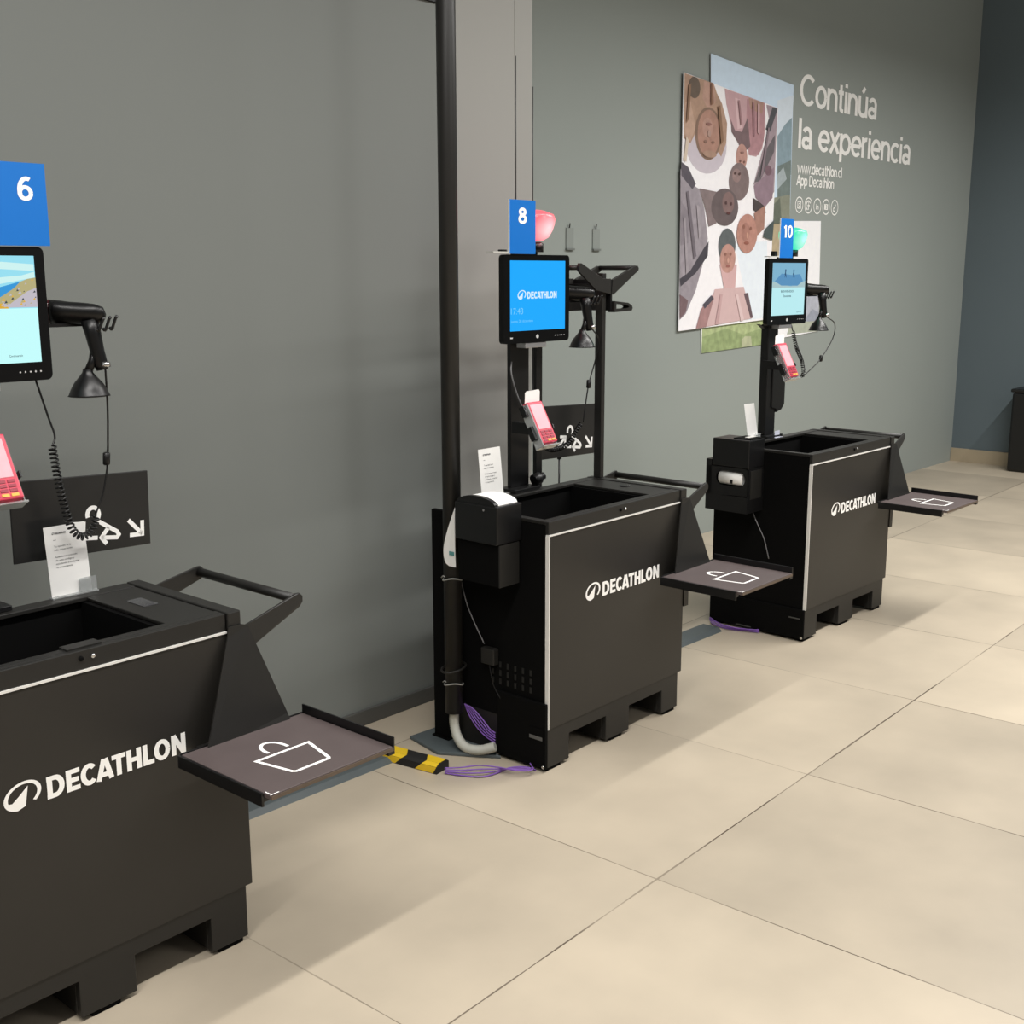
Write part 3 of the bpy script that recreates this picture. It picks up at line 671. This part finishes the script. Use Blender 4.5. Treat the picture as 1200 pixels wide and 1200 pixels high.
    mb = MB(); mb.box(.33, .47, y + .043, y + .0465, 1.44, 1.66); t.part('back_plate', mb, BLACK)
for i in range(3): screen(i)

def sign(i):
    fr = KF[i]; y = .38
    x0, x1 = ((.466, .593), (.243, .380), (.298, .416))[i]; s = '6810'[i:i + 1] if i < 2 else '10'
    z0, z1 = 1.7065, (1.890, 1.888, 1.884)[i]
    t = Thing('number_sign', 'blue number sign with white figure %s standing on %s' % (('6', 'the nearest screen'), ('8', 'the middle screen beside the red lamp'), ('10', 'the farthest screen'))[i], 'number sign', fr, ((x0 + x1) / 2, y, z0), 'blue number signs over the checkouts')
    mb = MB(); mb.box(x0, x1, y, y + .004, z0, z1); pl = t.part('plate', mb, BLUE)
    M = lambda u, v: (u, y - .0006, v)
    mb = MB()
    if i == 0: stroke_text(mb, '6', M, .524, .561, 1.807, .053, .17)
    if i == 1: stroke_text(mb, '8', M, .288, .333, 1.809, .053, .19)
    if i == 2: stroke_text(mb, '10', M, .322, .406, 1.799, .056, .17)
    t.part('number', mb, WHITE, label='white number')
    mb = MB(); mb.box(x0 - .003, x0 - .0002, y, y + .004, z0, z1); t.part('edge_strip', mb, SILVER)
    mb = MB(); mb.box(x0 - .085, x0 - .0035, y - .002, y + .03, z0 + .003, z0 + .007); t.part('shelf', mb, mat('pale_shelf_edge', (196, 196, 190)))
    mb = MB(); mb.box(x0 - .026, x0 - .0035, y + .01, y + .03, z0 + .0075, z0 + (.014 if i == 1 else .03)); t.part('foot_block', mb, BLACK)
    if i == 1:
        for u, zt in ((.322, 2.362), (.412, 2.273)):
            mb = MB(); mb.tube([(u, .42, 1.72), (u, .42, zt)], .0022, 6); t.part('rod', mb, mat('dull_grey_rod', (66, 66, 64)))
        mb = MB(); mb.box(.316, .418, .3845, .424, 1.715, 1.722); t.part('rod_bracket', mb, BLACK)
for i in range(3): sign(i)

def glow(name, col, k, c):
    # coloured plastic lens, brightest where the bulb sits
    m = mat(name, (20, 10, 10), rough=0.25, emit=col, estr=k); nt = m.node_tree; b = nt.nodes['Principled BSDF']
    tc = nt.nodes.new('ShaderNodeTexCoord'); mp = nt.nodes.new('ShaderNodeVectorMath'); mp.operation = 'DISTANCE'
    mp.inputs[1].default_value = (0.0, -0.055, 0.080)
    r = nt.nodes.new('ShaderNodeValToRGB'); r.color_ramp.elements[0].position = 0.012; r.color_ramp.elements[1].position = 0.06
    w = s2l(col); r.color_ramp.elements[0].color = (1, .5 + .5 * w[1], .5 + .5 * w[2], 1) if w[0] > w[1] else (.5, 1, .85, 1)
    r.color_ramp.elements[1].color = w
    nt.links.new(tc.outputs['Object'], mp.inputs[0]); nt.links.new(mp.outputs['Value'], r.inputs[0]); nt.links.new(r.outputs[0], b.inputs['Emission Color'])
    return m
def beacon(i):
    fr = KF[i]; c = ((0, 0, 0), (.500, .480, 1.812), (.585, .480, 1.80))[i]
    t = Thing('warning_beacon', ('', 'lit red lamp glowing beside the number 8 sign', 'lit green lamp glowing beside the number 10 sign')[i], 'lamp', fr, (c[0], c[1], 1.715), 'status lamps behind the number signs')
    k = ((), ('red_lamp_glow', (255, 112, 122), 1.2), ('green_lamp_glow', (60, 240, 190), 1.0))[i]
    pr = [(.004, -.058), (.030, -.053), (.050, -.040), (.062, -.016), (.068, .008), (.069, .026), (.062, .040), (.03, .050), (.003, .053)]
    mb = MB(); mb.lathe(pr, c, 28, axis=(.12, 0, 1)); t.part('lens', mb, glow(*k, c))
    mb = MB(); mb.lathe([(.028, 0), (.028, .03), (.018, .036)], (c[0], c[1], 1.7155), 18); t.part('base', mb, BLACK)
    mb = MB(); mb.box(c[0] - .13, c[0], c[1] - .008, c[1] + .008, 1.700, 1.715); t.part('arm', mb, BLACK)
    l = bpy.data.lights.new('lamp_glow', 'POINT'); l.energy = .5; l.shadow_soft_size = .05; l.color = ((), (1, .12, .18), (.1, 1, .6))[i]
    o = bpy.data.objects.new('lamp_glow', l); COL.objects.link(o); o.location = fr.w((c[0] + .02, c[1] - .085, c[2] + .0))
beacon(1); beacon(2)

def scanner(i):
    fr = KF[i]
    t = Thing('barcode_scanner', ['black handheld barcode scanner hung right of the number 6 screen',
                                  'black handheld barcode scanner hung right of the blue screen by the thin rack post',
                                  'black handheld barcode scanner hung right of the number 10 screen'][i], 'barcode scanner', fr, (.685, .39, 1.36), 'handheld scanners beside the screens')
    dx, dz = ((0, 0), (-.005, .016), (.05, .006))[i]
    P = lambda x, y, z: (x + dx, y, z + dz)
    # body: nose points back and left, handle drops from the rear
    ax = Vector((-.72, .69, .05)).normalized()
    mb = MB(); mb.lathe([(.006, -.028), (.020, -.022), (.027, -.004), (.029, .02), (.030, .055), (.033, .085), (.033, .098)], P(.694, .388, 1.548), 20, axis=ax, sx=.8, sy=1.0)
    hd = t.part('head', mb, GLOSS)
    mb = MB(); mb.lathe([(.0335, 0), (.0335, .008), (.030, .009)], Vector(P(.694, .388, 1.548)) + ax * .0982, 20, axis=ax, sx=.8, sy=1.0); t.part('scan_window', mb, mat('dark_red_window', (60, 16, 20), rough=0.1), under=hd)
    hx = .008
    mb = MB(); mb.tube([P(.684, .392, 1.535), P(.690, .389, 1.50), P(.695, .385, 1.46), P(.701, .382, 1.425), P(.703, .381, 1.414)], [.021, .019, .017, .0165, .014], 14); t.part('handle', mb, GLOSS)
    mb = MB(); mb.tube([P(.706, .372, 1.432), P(.7065, .370, 1.420)], .012, 10); t.part('handle_cap', mb, CHROME, label='bright metal cap')
    mb = MB(); mb.lathe([(.010, .066), (.013, .056), (.021, .046), (.033, .032), (.042, .016), (.047, .004), (.050, 0)], P(.670, .392, 1.352), 24); cp = t.part('stand_cup', mb, GLOSS)
    mb = MB(); mb.tube([P(.672, .392, 1.412), P(.684, .390, 1.435), P(.694, .392, 1.47)], .010, 10); t.part('stand_neck', mb, GLOSS, under=cp)
    mb = MB(); mb.box(.555, .70 + dx, .425, .440, 1.518 + dz, 1.526 + dz); mb.box(.545, .565, .425, .440, 1.47, 1.58); t.part('holder_arm', mb, BLACK)
    for k in range(3):
        mb = MB(); b = P(.690 + k * .014, .372 - k * .006, 1.512 + .002 * k)
        mb.tube(spline([b, (b[0] + .006, b[1], b[2] - .004), (b[0] + .014, b[1] - .008, b[2] + .024), (b[0] + .018, b[1] - .009, b[2] + .025)], 5), .0036, 6); t.part('holder_prong', mb, BLACK)
    # cable with a coiled section
    A = [([P(.706, .372, 1.419), (.712, .385, 1.32), (.712, .40, 1.20), (.704, .40, 1.15), (.690, .40, 1.10), (.668, .40, 1.058)],
          [(.669, .40, 1.052), (.658, .40, 1.020), (.630, .40, 1.006), (.604, .40, 1.028), (.588, .40, 1.09), (.576, .40, 1.165), (.569, .40, 1.238)],
          [(.569, .40, 1.238), (.580, .405, 1.262), (.572, .415, 1.31), (.553, .425, 1.40)], (.708, .40, 1.192), 30),
         ([P(.706, .372, 1.419), (.762, .385, 1.385), (.752, .40, 1.30), (.719, .40, 1.226), (.698, .40, 1.14), (.688, .40, 1.082)],
          [(.676, .40, 1.078), (.650, .40, 1.058), (.600, .40, 1.012), (.54, .40, .997), (.47, .39, 1.003), (.42, .38, 1.035)],
          [(.42, .38, 1.035), (.40, .40, 1.12), (.42, .425, 1.25), (.42, .425, 1.39)], (.719, .40, 1.226), 26),
         ([P(.706, .372, 1.419), (.88, .39, 1.385), (.885, .40, 1.31), (.774, .40, 1.217), (.68, .40, 1.17), (.594, .40, 1.135)],
          [(.594, .40, 1.135), (.604, .40, 1.16), (.580, .40, 1.22), (.525, .40, 1.285), (.503, .41, 1.36)],
          [(.503, .41, 1.36), (.500, .42, 1.40), (.50, .425, 1.43)], (.774, .40, 1.217), 26)][i]
    mb = MB(); mb.tube(spline(A[0], 8), .0026, 7); cb = t.part('cable', mb, BLACK)
    mb = MB(); mb.tube(coil(A[1], A[4], .0082), .0026, 5); t.part('coiled_cord', mb, BLACK)
    mb = MB(); mb.tube(spline(A[2], 8), .0026, 7); t.part('cable', mb, BLACK)
    f = Vector(A[3]); mb = MB(); mb.tube([f + Vector((.001, 0, .016)), f + Vector((.001, 0, .013)), f - Vector((.001, 0, .013)), f - Vector((.001, 0, .016))], [.006, .009, .009, .006], 12); t.part('ferrite_bead', mb, BLACK, under=cb)
for i in range(3): scanner(i)

def terminal(i):
    fr = KF[i]; xr, zt, zb = ((.424, 1.290, 1.152), (.366, 1.196, 1.058), (.318, 1.318, 1.168))[i]; xl = xr - .082
    t = Thing('payment_terminal', ['red card payment terminal at the left edge under the number 6 screen',
                                   'red card payment terminal on the post under the blue screen',
                                   'red card payment terminal on the post under the number 10 screen'][i], 'payment terminal', fr, ((xl + xr) / 2, .30, zb - .02), 'red card terminals on the posts')
    a = Vector((0, .076, zt - zb)).normalized(); n = Vector((0, -a.z, a.y)); L = ((zt - zb) ** 2 + .076 ** 2) ** .5
    O = Vector((0, .262, zb))
    M = lambda u, v, d=0: O + Vector((u, 0, 0)) + a * v + n * d
    def slab(mb, u0, u1, v0, v1, d0, d1, mi=0):
        return mb.prism([M(u0, v0, d0), M(u1, v0, d0), M(u1, v1, d0), M(u0, v1, d0)], n * (d1 - d0), mi)
    mb = MB(); slab(mb, xl, xr, 0, L, -.028, 0); bd = t.part('body', mb, PINK, bevel=0.004)
    mb = MB(); slab(mb, xl + .008, xr - .010, .052, L - .012, .0002, .0012); t.part('display', mb, PINKL, label='pale pink display')
    for r in range(4):
        for c in range(3):
            mb = MB(); u = xl + .010 + c * .022; v = .006 + r * .011; slab(mb, u, u + .017, v, v + .007, .0002, .0018)
            t.part('key', mb, mat('gold_key', (232, 176, 72), rough=0.4) if r == 0 and c > 0 else mat('dark_red_key', (150, 40, 60), rough=0.4))
    mb = MB(); slab(mb, xl - .004, xr + .004, -.010, L * .9, -.036, -.030); slab(mb, xl - .006, xl - .002, -.010, L * .95, -.036, .002); slab(mb, xl - .006, xr + .004, -.012, -.008, -.036, .004); slab(mb, xr + .002, xr + .005, -.010, L * .9, -.036, -.012)
    t.part('cradle', mb, CLEAR, label='clear plastic cradle')
    mb = MB(); slab(mb, xl - .020, xl - .0065, .02, .07, -.03, -.008); t.part('cradle_clip', mb, BLACK); mb = MB(); slab(mb, xl - .018, xl - .0065, L * .7, L * .95, -.03, -.008); t.part('cradle_clip', mb, BLACK); mb = MB(); slab(mb, xr + .0055, xr + .010, .05, .065, -.02, .0); t.part('cradle_clip', mb, BLACK)
    mb = MB(); mb.box((xl + xr) / 2 - .015, (xl + xr) / 2 + .015, .325, .431, (zt + zb) / 2 - .05, (zt + zb) / 2 - .01); t.part('mount_arm', mb, BLACK)
    if i:
        mb = MB(); c0 = M(xl + .006, L + .006, -.012); w_ = .080; u = Vector((1, .0, .03)); v = Vector((.06, .02, 1)).normalized()
        p = [(.0, 0), (w_, 0), (w_, .036), (w_ - .006, .043), (.008, .043), (.0, .036)]
        mb.prism([c0 + u * a_ + v * (b_ - .006) for a_, b_ in p], (0, .001, 0)); t.part('card_slip', mb, PAPER, label='white paper slip')
for i in range(3): terminal(i)

# receipt printers on the left ends of the two farther cabinets
def printer(i):
    fr = KF[i]
    y0, y1, xl = ((0, 0, 0), (.113, .300, -.124), (.240, .430, -.134))[i]
    t = Thing('receipt_printer', ('', 'black receipt printer box with white paper curl on top, on the middle cabinet end', 'black receipt printer box with white paper roll in its side, on the farthest cabinet end')[i], 'receipt printer', fr, (xl / 2, (y0 + y1) / 2, .58), 'receipt printers on the cabinet ends')
    mb = MB(); mb.box(xl, -.0008, y0, y1, .782, .908); t.part('housing', mb, BLACK, bevel=0.004)
    if i == 1:
        mb = MB(); mb.box(xl + .014, -.0008, y0 + .006, y1, .640, .7815); t.part('lower_box', mb, DARK, bevel=0.003); mb = MB(); mb.box(xl + .014, -.014, y0 + .001, y0 + .0055, .640, .780); t.part('lower_cover', mb, FRAME)
        yc, r = (y0 + y1) / 2 + .002, .080
        pr = [(yc + r * math.cos(math.radians(a)), .9085 + .024 * math.sin(math.radians(a))) for a in range(0, 181, 12)]
        mb = MB(); mb.prism([(xl + .022, y, z) for y, z in pr], (.095, 0, 0)); t.part('paper_curl', mb, PAPER, label='white curved paper')
        pr2 = [(yc + r * 1.05 * math.cos(math.radians(a)), .9085 + .026 * math.sin(math.radians(a))) for a in range(0, 181, 12)]
        mb = MB(); mb.prism([(xl + .004, y, z) for y, z in pr2], (.017, 0, 0)); t.part('lid_rim', mb, BLACK)
        mb = MB(); st = spline([(-.105, .318, .88), (-.106, .352, .80), (-.106, .372, .735), (-.105, .368, .69), (-.104, .350, .675)], 6)
        st2 = [Vector((p.x, .318, p.z)) for p in st]
        mb.prism([tuple(p) for p in st] + [tuple(p) for p in st2[::-1]], (.0012, 0, 0)); ps = t.part('receipt_strip', mb, PAPER, label='white hanging receipt')
        mb = MB(); mb.box(-.1075, -.1065, .322, .345, .715, .728); t.part('stamp', mb, mat('teal_stamp', (90, 150, 150)), under=ps)
        mb = MB(); mb.lathe([(.004, 0), (.004, .002)], (xl, .17, .893), 10, axis=(-1, 0, 0)); t.part('status_light', mb, mat('grey_dot', (120, 120, 120)))
    else:
        yc0, yc1, zc, r = .288, .372, .731, .034
        hole = [(yc1 + r * math.cos(math.radians(a)), zc + r * math.sin(math.radians(a))) for a in range(-90, 91, 15)] + [(yc0 + r * math.cos(math.radians(a)), zc + r * math.sin(math.radians(a))) for a in range(90, 271, 15)]
        out = [(y1 + .03, .580), (y1 + .03, .781), (y0, .781), (y0, .580)]
        mb = MB()
        # face plate with a round ended slot: ring of quads between slot and border
        n = len(hole); bd = []
        for y, z in hole:
            d = Vector((y - (yc0 + yc1) / 2, z - zc)); k = min(((y1 + .03 - (yc0 + yc1) / 2) if d.x > 0 else ((yc0 + yc1) / 2 - y0)) / max(abs(d.x), 1e-6), ((.781 - zc) if d.y > 0 else (zc - .65)) / max(abs(d.y), 1e-6)); bd.append(((yc0 + yc1) / 2 + d.x * k, zc + d.y * k))
        for xx in (xl - .002, xl + .004):
            mb.add([(xx, y, z) for y, z in hole] + [(xx, y, z) for y, z in bd], [(j, (j + 1) % n, (j + 1) % n + n, j + n) for j in range(n)])
        mb.add([(xl - .002, y, z) for y, z in hole] + [(xl + .004, y, z) for y, z in hole], [(j, (j + 1) % n, (j + 1) % n + n, j + n) for j in range(n)])
        mb.box(xl - .002, xl + .004, y0, y1 + .03, .578, .652); mb.box(xl + .06, -.0008, y0, y1 + .03, .578, .7815); mb.box(xl + .004, xl + .06, y0, y0 + .005, .578, .7815); mb.box(xl + .004, xl + .06, y1 + .02, y1 + .03, .578, .81)
        mb.box(xl - .002, xl + .02, y1 + .0005, y1 + .03, .652, .81)
        t.part('lower_box', mb, BLACK)
        mb = MB(); mb.tube([(xl + .026, yc0 - .018, zc), (xl + .026, yc1 + .020, zc)], .032, 24); rl = t.part('paper_roll', mb, PAPER, label='white paper roll')
        mb = MB(); mb.box(xl - .0075, xl - .0055, .315, .328, zc - .022, zc - .004); t.part('roll_core_mark', mb, BLACK, under=rl)
        mb = MB(); mb.box(xl + .03, -.004, y0 + .012, y0 + .10, .9082, .9122); t.part('paper_slot', mb, DARK)
        mb = MB(); mb.box(xl + .06, -.01, y0 + .04, y0 + .06, .9124, .915); t.part('slot_lip', mb, SILVER)
        mb = MB(); mb.box(xl + .020, -.02, y0 - .002, y0 - .0002, .640, .770); t.part('side_cover', mb, FRAME)
printer(1); printer(2)

# standing information sheets
def sheet(i):
    fr = KF[i]; y, x0, x1, z0, z1, lean = ((.43, .553, .660, .8605, 1.036, -.006), (.325, .040, .150, .8605, 1.057, -.016), (.40, .120, .208, .8605, 1.042, -.04))[i]
    t = Thing('information_sheet', ['white printed card standing on the back rim of the nearest cabinet', 'white printed card standing behind the paper curl of the middle printer', 'white printed card standing by the farthest post'][i], 'card', fr, ((x0 + x1) / 2, y, z0), 'white cards standing on the cabinets')
    M = lambda u, v, d=0: (x0 + u * (x1 - x0) + lean * v, y - d + .006 * v, z0 + v * (z1 - z0))
    mb = MB(); mb.prism([M(0, 0), M(1, 0), M(1, .99), (M(1, 1)[0], y + .006, z1), M(0, 1)], (0, .001, 0)); t.part('card', mb, PAPER)
    mb = MB(); M2 = lambda u, v: M(u, v, .0006)
    if i < 2:
        w = lambda s, u0, u1, v, c, b=.0: put_text(mb, s, M2, u0, u1, v, c, b)
        wordmark(mb, M2, .26, .52, .885, .91); peak_mark(mb, M2, .18, .25, .88, .915)
        mb.flat([(.2, .80), (.27, .80), (.27, .806), (.2, .806)], M2)
        for s, u1, v in (('Tu opinión es lo', .62, .70), ('más importante', .64, .65), ('Cuéntanos a través', .74, .55), ('de este código y', .66, .50), ('ayúdanos a mejorar', .78, .45), ('tu experiencia', .60, .40)):
            w(s, .2, u1, v, .026)
    t.part('print', mb, INK) if mb.v else None
    mb = MB(); mb.box(x0 - .004, x1 + .012, y - .012, y + .010, z0 - .0033, z0 - .0003); mb.box(x1 - .035, x1 + .012, y - .004, y - .0025, z0, z0 + .035); t.part('clear_holder', mb, CLEAR, label='clear holder')
for i in range(3): sheet(i)

# boards showing where hangers go
def hanger_board(i):
    fr = KF[i]; y = .478
    t = Thing('hanger_board', ['black board with white hanger sign and arrows behind the nearest cabinet', 'black board with white hanger sign and arrows between the posts of the middle cabinet'][i], 'sign board', fr, (.68, y, .94), 'black hanger boards behind the cabinets')
    mb = MB(); mb.prism([(.488, y, .948), (.864, y, .936), (.868, y, 1.134), (.492, y, 1.152)], (0, .006, 0)); bd = t.part('board', mb, mat('satin_black_board', (34, 34, 34), rough=0.33, noise=0.05), bevel=0.002)
    M = lambda u, v: (u, y - .0006, v); mb = MB(); k = .011
    mb.ribbon(arc(.704, 1.040, .016, .018, 200, -50, 18), k, M)
    mb.ribbon([(.712, 1.024), (.768, .985), (.772, .977), (.766, .970), (.722, .9765)], k, M)
    mb.ribbon([(.744, 1.000), (.722, .9765), (.736, .958)], k, M)
    mb.ribbon([(.712, .978), (.668, .983)], k, M)
    arrow(mb, M, (.628, .982), (.676, 1.020), k, .024); arrow(mb, M, (.802, 1.010), (.840, .967), k, .026)
    t.part('hanger_print', mb, WHITE, label='white hanger and arrows')
    mb = MB(); mb.tube([(.654, y + .012, .55), (.654, y + .012, .96)], .0035, 8); mb.box(.646, .662, y + .0065, y + .016, .935, .965); t.part('stem', mb, BLACK)
hanger_board(0); hanger_board(1)

# hanger rack on the middle cabinet
fr = KF[1]
t = Thing('hanger_rack', 'black steel rack with V shaped arms on a thin post behind the middle cabinet', 'rack', fr, (.776, .39, .8582))
X = lambda x: x + .112
mb = MB(); mb.box(.765, .787, .374, .408, .8586, 1.64); t.part('post', mb, FRAME, bevel=0.002)
for y0 in (.360, .540):
    mb = MB(); mb.prism([(X(.489), y0, 1.664), (X(.494), y0, 1.676), (X(.506), y0, 1.676), (X(.640), y0, 1.620), (X(.686), y0, 1.620), (X(.686), y0, 1.562), (X(.596), y0, 1.578), (X(.49), y0, 1.648)], (0, .010, 0)); t.part('left_arm', mb, FRAME, bevel=0.001)
    mb = MB(); mb.prism([(X(.698), y0, 1.616), (X(.842), y0, 1.668), (X(.858), y0, 1.668), (X(.866), y0, 1.659), (X(.864), y0, 1.650), (X(.704), y0, 1.560), (X(.692), y0, 1.562)], (0, .010, 0)); t.part('right_arm', mb, FRAME, bevel=0.001)
for x in (.503, .853):
    mb = MB(); mb.tube([(X(x), .370, 1.660), (X(x), .540, 1.660)], .009, 12); t.part('cross_bar', mb, FRAME)
mb = MB(); mb.box(.758, .798, .409, .540, 1.575, 1.60); mb.box(X(.687), X(.697), .362, .548, 1.50, 1.616); t.part('bridge', mb, BLACK)
for yh in (.352, .552):
    sg = 1; mb = MB(); cx = .800
    L = [(.012, 1.536), (.100, 1.528), (.124, 1.518), (.130, 1.508), (.124, 1.498), (.012, 1.494)]
    o0 = cx
    out = [(o0 + sg * u, v) for u, v in L]
    inn = [(o0 + sg * u, v) for u, v in ((.024, 1.527), (.096, 1.520), (.108, 1.512), (.096, 1.507), (.024, 1.506))]
    mb.prism([(u, yh, v) for u, v in ((out[0]), (out[1]), (out[2]), (out[3]), (out[3][0] - sg * .014, 1.508), (inn[2]), (inn[1]), (inn[0]))], (0, .03, 0))
    mb.prism([(u, yh, v) for u, v in ((inn[0]), (inn[4]), (inn[3]), (inn[2]), (out[3][0] - sg * .014, 1.508), (out[3]), (out[4]), (out[5]), (out[0]))], (0, .03, 0))
    t.part('lower_hook', mb, FRAME)

# ------------------------------------------------------------------ pole, cables and floor protection around the middle unit
t = Thing('cable_pole', 'tall round black cable pole rising past the left end of the middle cabinet', 'pole', fr, (-.06, .376, .138))
mb = MB(); mb.tube([(-.06, .376, .138), (-.06, .376, 4.2)], .031, 20); po = t.part('pipe', mb, FRAME)
for z in (.245, .62):
    mb = MB(); mb.tube([(-.06 + .033 * math.cos(a), .376 + .033 * math.sin(a), z + .006 * math.sin(2 * a)) for a in [k * math.pi / 10 for k in range(20)]], .003, 6, closed=True)
    mb.tube([(-.083, .375, z), (-.092, .39, z + .012), (-.09, .40, z + .004)], .0022, 6); t.part('cable_tie', mb, mat('pale_tie', (150, 150, 146)))
mb = MB(); mb.tube([(-.06 + .048 * math.cos(a), .376 + .036 * math.sin(a), .30 + .006 * math.cos(a)) for a in [k * math.pi / 10 for k in range(20)]], .004, 6, closed=True); t.part('wire_loop', mb, FRAME)
t = Thing('upright_board', 'flat black upright board on the floor behind the round pole', 'board', fr, (-.03, .462, 0))
mb = MB(); mb.box(-.035, -.015, .425, .500, .0175, .842); t.part('board', mb, DARK, bevel=0.002)
mb = MB(); mb.box(-.045, -.012, .422, .503, .0122, .0172); t.part('foot', mb, DARK)
P = [(-.06, .376, .139), (-.062, .374, .09), (-.070, .350, .050), (-.075, .310, .028), (-.062, .265, .026), (-.045, .235, .033), (-.030, .210, .044)]
pp = spline(P, 14); mb = MB(); rr = [.0165 + (.0016 if k % 2 else -.0012) for k in range(len(pp))]
mb.tube(pp, rr, 14); single('flexible_conduit', mb, CONDUIT, 'pale grey ribbed conduit curving from the black pole into the middle cabinet', 'conduit', fr, (-.06, .376, .012))
for k in range(5):
    o_ = k * .0085; mb = MB()
    mb.tube(spline([(-.022 - o_ * .2, .362 - o_, .16), (-.020, .340 - o_, .120 + o_ * .6), (-.022, .300 - o_, .085 + o_ * .9), (-.024, .255 - o_ * .4, .064 + o_ * 1.0), (-.022, .218, .054 + o_ * 1.0)], 8), .0026, 6)
    single('network_cable', mb, PURPLE, 'purple network cable dropping from the black pole to the middle cabinet', 'cable', fr, (-.022, .30, .05), 'purple cables dropping from the pole')
for k in range(4):
    mb = MB(); o_ = (k - 1.5) * .016; z = .0045 + .0058 * k
    mb.tube(spline([(-.238, .250, z), (-.205 + o_ * .3, .200 + o_ * .5, z), (-.160 + o_ * .6, .155 + o_ * .9, z), (-.115, .118, z), (-.078 - o_ * .7, .085 - o_ * 1.2, z), (-.040 - o_ * .7, .050 - o_ * 1.2, z), (-.020, .048 + o_ * .5, z)], 10), .0026, 6)
    single('network_cable', mb, PURPLE, 'purple network cable looping on the floor behind the striped guard', 'cable', fr, (-.1, .14, 0), 'purple cables looping on the floor')
mb = MB(); mb.tube(spline([(-.006, .392, .612), (-.02, .35, .53), (-.02, .31, .46), (-.012, .275, .395)], 8), .0022, 6)
single('thin_cord', mb, mat('grey_wire', (120, 120, 122)), 'thin grey cord sloping down the end of the middle cabinet to the adapter', 'cord', fr, (-.01, .33, .5))
mb = MB(); mb.tube(spline([(-.002, .300, .585), (-.018, .255, .52), (-.018, .215, .45), (-.012, .19, .36)], 8), .0022, 6)
single('thin_cord', mb, mat('grey_wire', (120, 120, 122)), 'thin grey cord sloping down the end of the farthest cabinet', 'cord', KF[2], (-.01, .25, .5))
t = Thing('power_adapter', 'small black power adapter fixed to the end of the middle cabinet', 'adapter', fr, (-.012, .25, .33))
mb = MB(); mb.box(-.028, -.0005, .218, .278, .330, .388); t.part('case', mb, FRAME, bevel=0.004)
mb = MB(); mb.tube(spline([(-.015, .25, .33), (-.02, .235, .29), (-.016, .225, .25), (-.012, .20, .215)], 6), .0022, 6); t.part('lead', mb, BLACK)
# purple cables at the far unit
for k in range(3):
    mb = MB(); o_ = k * .012
    mb.tube(spline([(-.02, .49, .012), (-.06, .44 - o_, .008), (-.07, .36 - o_, .006), (-.045, .28 - o_, .006), (-.02, .22, .006)], 8), .0030, 6)
    for v in mb.v: v.z += .0058 * k
    single('network_cable', mb, PURPLE, 'purple network cable on the floor at the end of the farthest cabinet', 'cable', KF[2], (-.04, .35, 0), 'purple cables at the farthest cabinet')

def raceway(x0, x1, y0, label):
    R0 = Frame(x0, y0, -.045); L = x1 - x0
    mb = MB(); mb.prism([(0, -.05, .0), (0, -.030, .016), (0, .055, .016), (0, .075, .0)], (L, 0, 0))
    single('floor_raceway', mb, RACE, label, 'raceway', R0, (L / 2, 0, 0), 'grey cable raceways on the floor')
raceway(1.70, 2.655, 2.862, 'grey floor raceway between the nearest cabinet and the striped guard')
raceway(3.76, 4.69, 2.770, 'grey floor raceway between the middle and farthest cabinets')
mb = MB(); mb.prism([(2.79, 2.70, 0), (2.905, 2.50, 0), (2.86, 2.87, 0), (2.98, 2.88, 0)][0:1] + [(2.905, 2.505, 0), (2.985, 2.86, 0), (2.83, 2.875, 0)], (0, 0, .012))
single('floor_plate', mb, RACE, 'grey cable cover plate on the floor under the round pole', 'cover plate', ROOM, (2.87, 2.7, 0), bevel=0.003)
# striped guard: low bevelled block with yellow chevrons
G = Frame(2.685, 2.725, math.radians(-82))
t = Thing('corner_guard', 'yellow and black striped foam guard on the floor beside the nearest tray', 'guard', G, (0, 0, 0))
a0, a1, w0, hh = -.135, .135, .035, .034
mb = MB(); mb.prism([(a0, -w0, 0), (a0, -w0, hh * .75), (a0, -w0 * .6, hh), (a0, w0 * .6, hh), (a0, w0, hh * .75), (a0, w0, 0)], (a1 - a0, 0, 0)); t.part('block', mb, mat('black_foam', (24, 23, 22), rough=0.7))
mb = MB(); prof = [(-w0, .002), (-w0, hh * .75), (-w0 * .6, hh), (w0 * .6, hh), (w0, hh * .75)]
for c in (-.122, .038):
    for j in range(len(prof) - 1):
        (y0_, z0_), (y1_, z1_) = prof[j], prof[j + 1]; sh = (.006, .034, .046, .020, 0); q = .0008
        nrm = Vector((0, -(z1_ - z0_), (y1_ - y0_))).normalized(); nrm = nrm if nrm.z > 0 or (nrm.z == 0 and nrm.y < 0) else -nrm
        w_ = .076
        lim = lambda x: min(a1 - .001, max(a0 + .001, x))
        mb.poly([Vector((lim(c + sh[j]), y0_, z0_)) + nrm * q, Vector((lim(c + w_ + sh[j]), y0_, z0_)) + nrm * q, Vector((lim(c + w_ + sh[j + 1]), y1_, z1_)) + nrm * q, Vector((lim(c + sh[j + 1]), y1_, z1_)) + nrm * q])
t.part('stripes', mb, YELLOW, label='yellow chevron stripes')
mb = MB(); mb.box(10.16, 10.42, 2.70, 3.165, 0.0, 0.66)
t = Thing('black_bin', 'black box standing at the far right edge against the dark wall', 'bin', ROOM, (10.29, 2.93, 0))
t.part('body', mb, BLACK, bevel=0.02)
mb = MB(); mb.box(10.15, 10.425, 2.69, 3.175, 0.661, 0.69); t.part('lid', mb, BLACK, bevel=0.01)

mb = MB(); mb.box(.365, .410, .405, .4065, .8575, .890); mb.box(.360, .425, .395, .425, .8573, .8585)
single('clear_tab', mb, mat('pale_frosted_acrylic', (205, 208, 222), rough=0.3), 'small pale clear tab on the rear rim of the farthest cabinet', 'card holder', KF[2], (.39, .41, .857))
